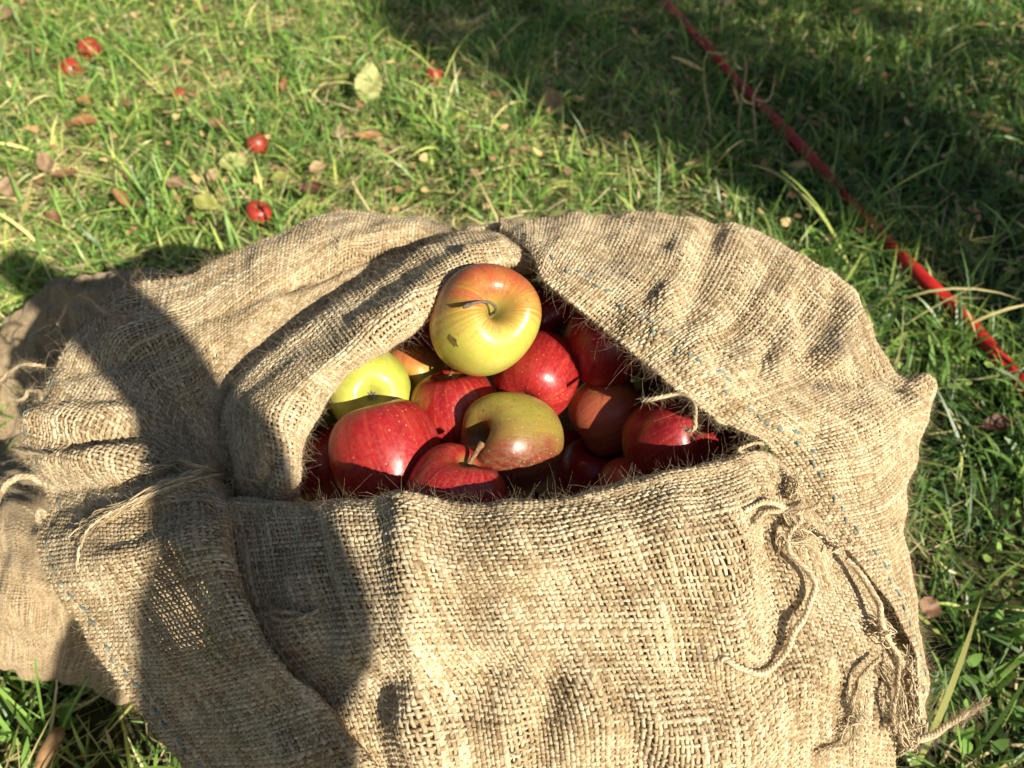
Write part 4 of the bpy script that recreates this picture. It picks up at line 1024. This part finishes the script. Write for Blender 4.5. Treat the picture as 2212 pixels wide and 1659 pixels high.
def leaf(label, x, y, length_px, width_px, z, rot, colour, curl=0.25, tilt=0.3, seed=0, group='fallen leaves in the grass'):
    """rot: direction of the leaf's length on the picture in degrees (0 to the right, 90 up)"""
    r = np.random.default_rng(seed + 500)
    p = at_z(x, y, z); d = (p - CAM) @ CF
    L = length_px * d / F; W = width_px * d / F
    nu, nv = 15, 9
    u = np.linspace(0, 1, nu)[:, None]; v = np.linspace(-1, 1, nv)[None]
    half = W * 0.5 * np.sin(np.pi * np.clip(u, 0.004, .996) ** 0.85) ** 0.75 * (1 + 0.07 * np.sin(u * 40 + np.sign(v) * 1.3 + seed))
    X = (u - 0.5) * L + 0 * v; Yv = half * v
    Z = curl * W * 0.5 * (v ** 2) * np.sin(np.pi * u) + curl * 0.35 * L * ((u - .5) ** 2) * 2 + 0.05 * W * np.sin(u * 9 + v * 3 + seed) + 0.03 * W * np.sin(v * 7 + u * 14)
    V = np.stack([X, Yv, Z], -1).reshape(-1, 3)
    idx = np.arange(nu * nv).reshape(nu, nv)
    Fc = np.stack([idx[:-1, :-1], idx[1:, :-1], idx[1:, 1:], idx[:-1, 1:]], -1).reshape(-1, 4)
    o = mesh_obj('fallen_leaf', V, Fc, LM[colour])
    nrm = norm(np.array([0, 0, 1.0]) * (1 - tilt) - CF * tilt + 0.15 * r.normal(size=3))
    a = math.radians(rot); dirv = math.cos(a) * CR_ + math.sin(a) * CU
    ex = norm(dirv - nrm * (dirv @ nrm)); ey = np.cross(nrm, ex)
    M = Matrix(((ex[0], ey[0], nrm[0], p[0]), (ex[1], ey[1], nrm[1], p[1]), (ex[2], ey[2], nrm[2], p[2]), (0, 0, 0, 1)))
    o.matrix_world = M
    # stalk
    b = Bag(); k = 6; t = np.linspace(0, 1, k)
    Pk = np.stack([-0.5 * L - t * 0.28 * L, 0.04 * L * t ** 2, 0.35 * curl * L * .5 + 0.0 * t], -1)
    b.add(*tubes(Pk[None], np.tile([0, 0, 1.0], (1, k, 1)), np.full((1, k), .0007), np.full((1, k), .0007), 5, np.full((1, k, 3), .5)))
    b.build('stalk', LM['tan' if colour in ('pale', 'yellow', 'tan') else 'brown'], o)
    return tag(o, label, 'leaf', group)
LV = [
 ('large pale yellow leaf standing upright in the sunlit grass', 797, 180, 96, 58, .05, 84, 'pale', .15, .75),
 ('tan pointed leaf at the edge of the broad shadow', 1193, 216, 78, 44, .05, 118, 'tan', .25, .7),
 ('wide pale yellow leaf just below the round shiny windfall', 506, 350, 64, 42, .05, 10, 'pale', .2, .6),
 ('small buff leaf touching the wide yellow leaf', 462, 377, 34, 26, .048, 60, 'tan', .3, .6),
 ('dark crumpled brown leaf above the sack hem', 676, 411, 62, 36, .048, 10, 'dark', .5, .5),
 ('yellow green leaf right behind the sack hem, under the dark crumpled one', 662, 450, 56, 40, .048, 20, 'yellow', .2, .6),
 ('greenish yellow leaf in short grass left of the lowest windfall', 446, 438, 58, 44, .048, -20, 'yellow', .2, .6),
 ('dull yellow leaf beside the upright grass blade, below the round windfall', 606, 383, 42, 34, .048, 20, 'yellow', .2, .6),
 ('curled grey brown leaf, upright one of the pair at far left', 98, 352, 52, 34, .048, 118, 'pinkish', .4, .6),
 ('flat brown leaf, lying one of the pair at far left', 141, 376, 54, 30, .048, 12, 'brown', .3, .5),
 ('buff brown leaf cut by the picture edge', 20, 404, 46, 44, .048, 100, 'pinkish', .3, .6),
 ('pinkish brown leaf curled in the middle of the left grass', 384, 398, 50, 30, .048, -10, 'pinkish', .5, .5),
 ('orange leaf with dark holes in the left grass', 184, 262, 56, 28, .048, 8, 'orange', .4, .45),
 ('dark brown rolled leaf above the round shiny windfall', 470, 271, 46, 26, .048, -14, 'brown', .6, .5),
 ('small orange leaf standing on edge in grass', 614, 182, 34, 17, .05, 92, 'orange', .3, .7),
 ('pink tan leaf among the orange bits', 737, 286, 30, 24, .048, 80, 'pinkish', .3, .6),
 ('bright orange brown leaf near the pink tan one', 798, 296, 56, 24, .048, 20, 'orange', .5, .45),
 ('small yellow leaf on the beige patch of dry straw', 1003, 256, 38, 22, .048, -28, 'yellow', .3, .6),
 ('small yellow leaf beside the large upright pale one', 738, 168, 36, 18, .048, -8, 'yellow', .3, .5),
 ('rusty brown leaf with a white speck, low at the left', 120, 470, 48, 26, .048, -30, 'brown', .5, .5),
 ('tan leaf lying above the dark crumpled one', 687, 362, 38, 28, .048, 30, 'tan', .4, .6),
 ('orange tan leaf behind the smaller buried windfall', 185, 218, 34, 22, .048, 0, 'orange', .4, .5),
 ('curved rust leaf over the low left grass', 268, 430, 60, 22, .048, -48, 'orange', .6, .5),
 ('brown leaf hanging at the top left picture corner', 4, 28, 30, 60, .06, 90, 'pinkish', .3, .6),
 ('yellow leaf at the top, between the left windfalls and the far edge', 168, 80, 36, 26, .048, 70, 'yellow', .3, .5),
 ('pale yellow leaf at the top, near the long yellow blade', 380, 50, 28, 26, .048, 60, 'pale', .3, .6),
 ('dark brown leaf in deep grass outside the sack corner', 2160, 916, 78, 40, .04, 8, 'dark', .4, .4),
 ('reddish brown leaf in shaded grass beside the frayed corner', 2008, 1310, 46, 48, .035, 60, 'brown', .3, .5),
 ('pale leaf lying beyond the hose at the top', 1568, 4, 40, 22, .048, -10, 'tan', .3, .5),
 ('bluish dry leaf in the broad shadow beside the hose', 1448, 82, 30, 22, .048, -50, 'pinkish', .3, .5)]
for i, a in enumerate(LV): leaf(*a, seed=i)

# piece of bark-brown twig at the lower left
b = Bag()
tp = np.array([at_z(84, 1660, .03), at_z(100, 1625, .035), at_z(118, 1595, .04), at_z(134, 1572, .04)])
k = 16; P = cr(tp, np.linspace(0, 3, k)); r = np.interp(np.linspace(0, 1, k), [0, .3, .8, 1], [.006, .0085, .009, .003])
b.add(*tubes(P[None], np.tile([0, 0, 1.0], (1, k, 1)), r[None], r[None] * .7, 10, np.full((1, k, 3), .5)))
tag(b.build('wood_chip', simple_mat('bark', (.16, .085, .03), (.42, .25, .11), 90, .8, .8)), 'orange brown piece of wood lying in the near grass', 'twig')

# dry weed stalks
M_stalk = simple_mat('dry_stalk', (.26, .20, .09), (.48, .40, .24), 120, .8)
def stalk(label, pts, leaves):
    b = Bag(); P0 = np.array([at_z(x, y, 0.0) if i == 0 else None for i, (x, y) in enumerate(pts)][0])
    q = []
    for (x, y) in pts:    # a plant rising from its foot in an upright plane facing the viewer
        rr = ray(x, y); t_ = P0[1] / rr[1]; q.append(CAM + rr * t_)
    q = np.array(q); k = 24; P = cr(q, np.linspace(0, len(q) - 1, k)); r = np.linspace(.0034, .0016, k)
    b.add(*tubes(P[None], np.tile([0, -1.0, 0.1], (1, k, 1)), r[None], r[None], 7, np.full((1, k, 3), .5)))
    o = b.build('dry_weed', M_stalk)
    tag(o, label, 'weed', 'dry weeds beside the hose')
    for (x0, y0, x1, y1, x2, y2, wd) in leaves:
        b = Bag(); qq = []
        for (x, y) in ((x0, y0), (x1, y1), (x2, y2)):
            rr = ray(x, y); qq.append(CAM + rr * (P0[1] / rr[1]))
        qq = np.array(qq); qq[1, 1] -= .01; qq[2, 1] -= .004; k = 9; P = cr(qq, np.linspace(0, 2, k)); r = wd * np.interp(np.linspace(0, 1, k), [0, .4, 1], [.4, 1, .1])
        b.add(*tubes(P[None], np.tile([0, -1.0, .3], (1, k, 1)), r[None], r[None] * .15, 6, np.full((1, k, 3), .5)))
        b.build('leaf', M_stalk, o)
stalk('tall dry weed stalk with one long pale leaf beside the hose', [(1534, 318), (1532, 250), (1522, 190), (1520, 140), (1528, 112)], [(1518, 152, 1480, 130, 1448, 120, .006), (1526, 112, 1560, 112, 1576, 100, .004)])
stalk('dry weed stalk with curled tip leaning over the hose', [(1594, 320), (1596, 250), (1606, 190), (1612, 150), (1606, 118)], [(1606, 150, 1590, 140, 1580, 112, .004), (1598, 230, 1588, 200, 1580, 180, .003)])
stalk('green and tan weed stalk with two hooked tips nearest the sack side of the hose', [(1632, 330), (1630, 260), (1626, 215), (1636, 190), (1648, 172)], [(1628, 215, 1660, 210, 1676, 148, .004), (1630, 225, 1608, 215, 1596, 200, .003)])

# =================================================================== red hose across the grass
hp = [(1250, -170), (1340, -90), (1432, 0), (1482, 55), (1532, 106), (1578, 160), (1632, 215), (1690, 275), (1755, 345), (1825, 425), (1900, 505), (1985, 592), (2060, 662), (2130, 740), (2205, 832), (2290, 950), (2380, 1100)]
hz = [.03, .036, .044, .048, .048, .034, .026, .030, .032, .026, .026, .034, .024, .024, .014, .014, .02]
Ph = np.array([at_z(x, y, z) for (x, y), z in zip(hp, hz)])
k = 220; P = cr(Ph, np.linspace(0, len(Ph) - 1, k))
b = Bag(); rw = 0.0140 * (1 + 0.10 * noise1(1, k, 14)[0]); b.add(*tubes(P[None], np.tile([0, 0, 1.0], (1, k, 1)), rw[None], rw[None] * 0.72, 14, np.full((1, k, 3), .5)))
m, n, l, p = new_mat('red_hose')
geo = N(n, 'NewGeometry'); na = N(n, 'TexNoise'); na.inputs['Scale'].default_value = 40; na.inputs['Detail'].default_value = 4; l.new(geo.outputs['Position'], na.inputs['Vector'])
l.new(ramp(n, l, na.outputs[0], [(.3, (.38, .010, .009)), (.7, (.56, .024, .014))]), p.inputs['Base Color']); p.inputs['Roughness'].default_value = 0.45
tag(b.build('hose', m), 'long red flattened hose lying across the grass', 'hose')

# =================================================================== unseen casters added for the broad shadows (behind the viewer)
sh = norm(np.array([S_DIR[0], S_DIR[1], 0])); el = math.tan(SUN_EL); e1v = np.array([-sh[1], sh[0], 0])
M_bark = simple_mat('tree_bark', (.06, .045, .035), (.17, .14, .11), 40, .9, .9)
base = np.array([0.90, 1.53, 0]) + sh * 4.0  # added tree, placed so its shadow makes the band across the grass
tree = empty('added_shade_tree', tuple(base)); tag(tree, 'dense slender apple tree added unseen behind the viewer to throw shade across the hose', 'tree')
b = Bag(); k = 20
P = np.stack([np.full(k, 0.) + 0.05 * np.sin(np.linspace(0, 5, k)), 0.05 * np.cos(np.linspace(0, 4, k)), np.linspace(-.05, 4.2, k)], -1)
r = np.linspace(.13, .02, k); b.add(*tubes(P[None], np.tile([0, 1.0, 0], (1, k, 1)), r[None], r[None], 12, np.full((1, k, 3), .5)))
b.build('trunk', M_bark, tree)
for i in range(14):
    b = Bag(); k = 10; a = rng.uniform(0, 6.28); z0 = 1.2 + i * 0.2
    Pl = np.stack([np.cos(a) * np.linspace(0, .42, k), np.sin(a) * np.linspace(0, .42, k), z0 + np.linspace(0, .35, k) ** 1.3], -1); r = np.linspace(.03, .006, k)
    b.add(*tubes(Pl[None], np.tile([0, 0.2, 1.0], (1, k, 1)), r[None], r[None], 7, np.full((1, k, 3), .5))); b.build('limb', M_bark, tree)
n_ = 15000
zc = rng.uniform(1.35, 4.7, n_); rr = 0.40 * np.sqrt(rng.random(n_)) * (1 + 0.18 * np.sin(zc * 5)) ; a = rng.uniform(0, 6.283, n_)
cpos = np.stack([rr * np.cos(a), rr * np.sin(a), zc], -1)
q = 2300; zq = rng.uniform(2.2, 4.9, q); eq = rng.uniform(.35, 1.0, q) ** 1.0; wq = rng.normal(0, .12, q)  # side leaves put in to dapple the edge of that shadow
cpos[:q] = e1v[None] * eq[:, None] + sh[None] * wq[:, None]; cpos[:q, 2] = zq
ux = norm(rng.normal(size=(n_, 3))); uy = norm(np.cross(ux, rng.normal(size=(n_, 3)))); s = rng.uniform(.025, .045, (n_, 1))
V = np.stack([cpos - ux * s, cpos + uy * s * .55, cpos + ux * s, cpos - uy * s * .55], 1).reshape(-1, 3)
C = np.zeros((n_ * 4, 3)); C[:, 0] = np.repeat(rng.uniform(.1, .5, n_), 4); C[:, 1] = np.repeat(rng.uniform(.1, .5, n_), 4)
mesh_obj('crown', V, np.arange(n_ * 4).reshape(-1, 4), leaf_like_material('apple_leaves', [(0, (.03, .07, .015)), (1, (.10, .14, .03))]), tree, None, C, smooth=False)

# trees added outside the picture to block sky light and darken the shade
M_leaves = bpy.data.materials['apple_leaves']
def sky_block_tree(label, x, y, h, R, seed):
    r_ = np.random.default_rng(seed)
    t = empty('added_shade_tree', (x, y, 0)); tag(t, label, 'tree', 'unseen trees added to darken the shade')
    b = Bag(); k = 12
    P = np.stack([.08 * np.sin(np.linspace(0, 3, k) + seed), .08 * np.cos(np.linspace(0, 3, k)), np.linspace(-.05, h, k)], -1); r = np.linspace(.14, .05, k)
    b.add(*tubes(P[None], np.tile([0, 1.0, 0], (1, k, 1)), r[None], r[None], 10, np.full((1, k, 3), .5))); b.build('trunk', M_bark, t)
    for i in range(7):
        b = Bag(); a = i * .9 + seed; k = 9; u = np.linspace(0, 1, k)
        P = np.stack([np.cos(a) * R * .8 * u, np.sin(a) * R * .8 * u, h * .55 + u ** .8 * R * .8], -1); r = np.linspace(.06, .012, k)
        b.add(*tubes(P[None], np.tile([0, 0.1, 1.0], (1, k, 1)), r[None], r[None], 7, np.full((1, k, 3), .5))); b.build('limb', M_bark, t)
    n_ = 6500
    d = norm(r_.normal(size=(n_, 3))); rad = R * (r_.random((n_, 1)) ** .45) * (1 + .25 * wob(d, .9, seed)[:, None])
    c = d * rad * np.array([1, 1, .75]) + np.array([0, 0, h * .55 + R * .7])
    ux = norm(r_.normal(size=(n_, 3))); uy = norm(np.cross(ux, r_.normal(size=(n_, 3)))); q = r_.uniform(.06, .11, (n_, 1))
    V = np.stack([c - ux * q, c + uy * q * .5, c + ux * q, c - uy * q * .5], 1).reshape(-1, 3)
    C = np.zeros((n_ * 4, 3)); C[:, 0] = np.repeat(r_.uniform(.1, .6, n_), 4); C[:, 1] = np.repeat(r_.uniform(.1, .4, n_), 4)
    mesh_obj('crown', V, np.arange(n_ * 4).reshape(-1, 4), M_leaves, t, None, C, smooth=False)
sky_block_tree('broad apple tree added unseen left of both sacks to darken the shade', -4.6, 0.6, 3.0, 2.2, 3)
sky_block_tree('apple tree added unseen beyond the left windfalls to dim the sky light', -2.9, 6.4, 3.2, 2.3, 4)
sky_block_tree('unseen apple tree added straight beyond the sacks, past the hose, to darken the shade', 1.9, 7.6, 3.0, 2.2, 5)
sky_block_tree('apple tree added out of view on the far side of the hose to block sky light', 5.4, 4.2, 3.2, 2.3, 6)
sky_block_tree('apple tree added unseen behind the viewer on the left to deepen the shade', -3.6, -4.2, 3.0, 2.2, 7)

# invented stake, bent so its shade falls on the left side of the sack
ax_ = [(-.27, 0.0), (-.135, .30), (-.043, .42), (.014, .50), (.050, .56), (.066, .62), (.056, .70), (.030, .765)]
al = 0.60
pts = []
for (a_, bb) in ax_:
    z = (bb + math.sin(SUN_EL) * al) / math.cos(SUN_EL)
    pts.append(e1v * a_ + sh * al + np.array([0, 0, z]))
pts[0][2] = max(pts[0][2], 0)
foot = pts[0].copy(); foot[:2] += (pts[0] - pts[1])[:2] * .9; foot[2] = -0.05
pts = np.array([foot] + pts)
k = 60; P = cr(pts, np.linspace(0, len(pts) - 1, k)); tt = np.linspace(0, len(pts) - 1, k)
r = np.interp(tt, [0, 1, 2, 3, 4, 5, 6, 7, 8], [.034, .034, .034, .036, .052, .045, .034, .040, .034])
b = Bag(); b.add(*tubes(P[None], np.tile(norm(S_DIR), (1, k, 1)), r[None], r[None] * .9, 16, np.full((1, k, 3), .5)))
tag(b.build('shadow_stake', M_bark), 'made-up crooked wooden stake, added unseen behind the viewer to shade the left of the sack', 'stake')
print('apples', {k: (round(float(RAD[k]), 4), [round(float(v), 3) for v in POS[k]]) for k in names})
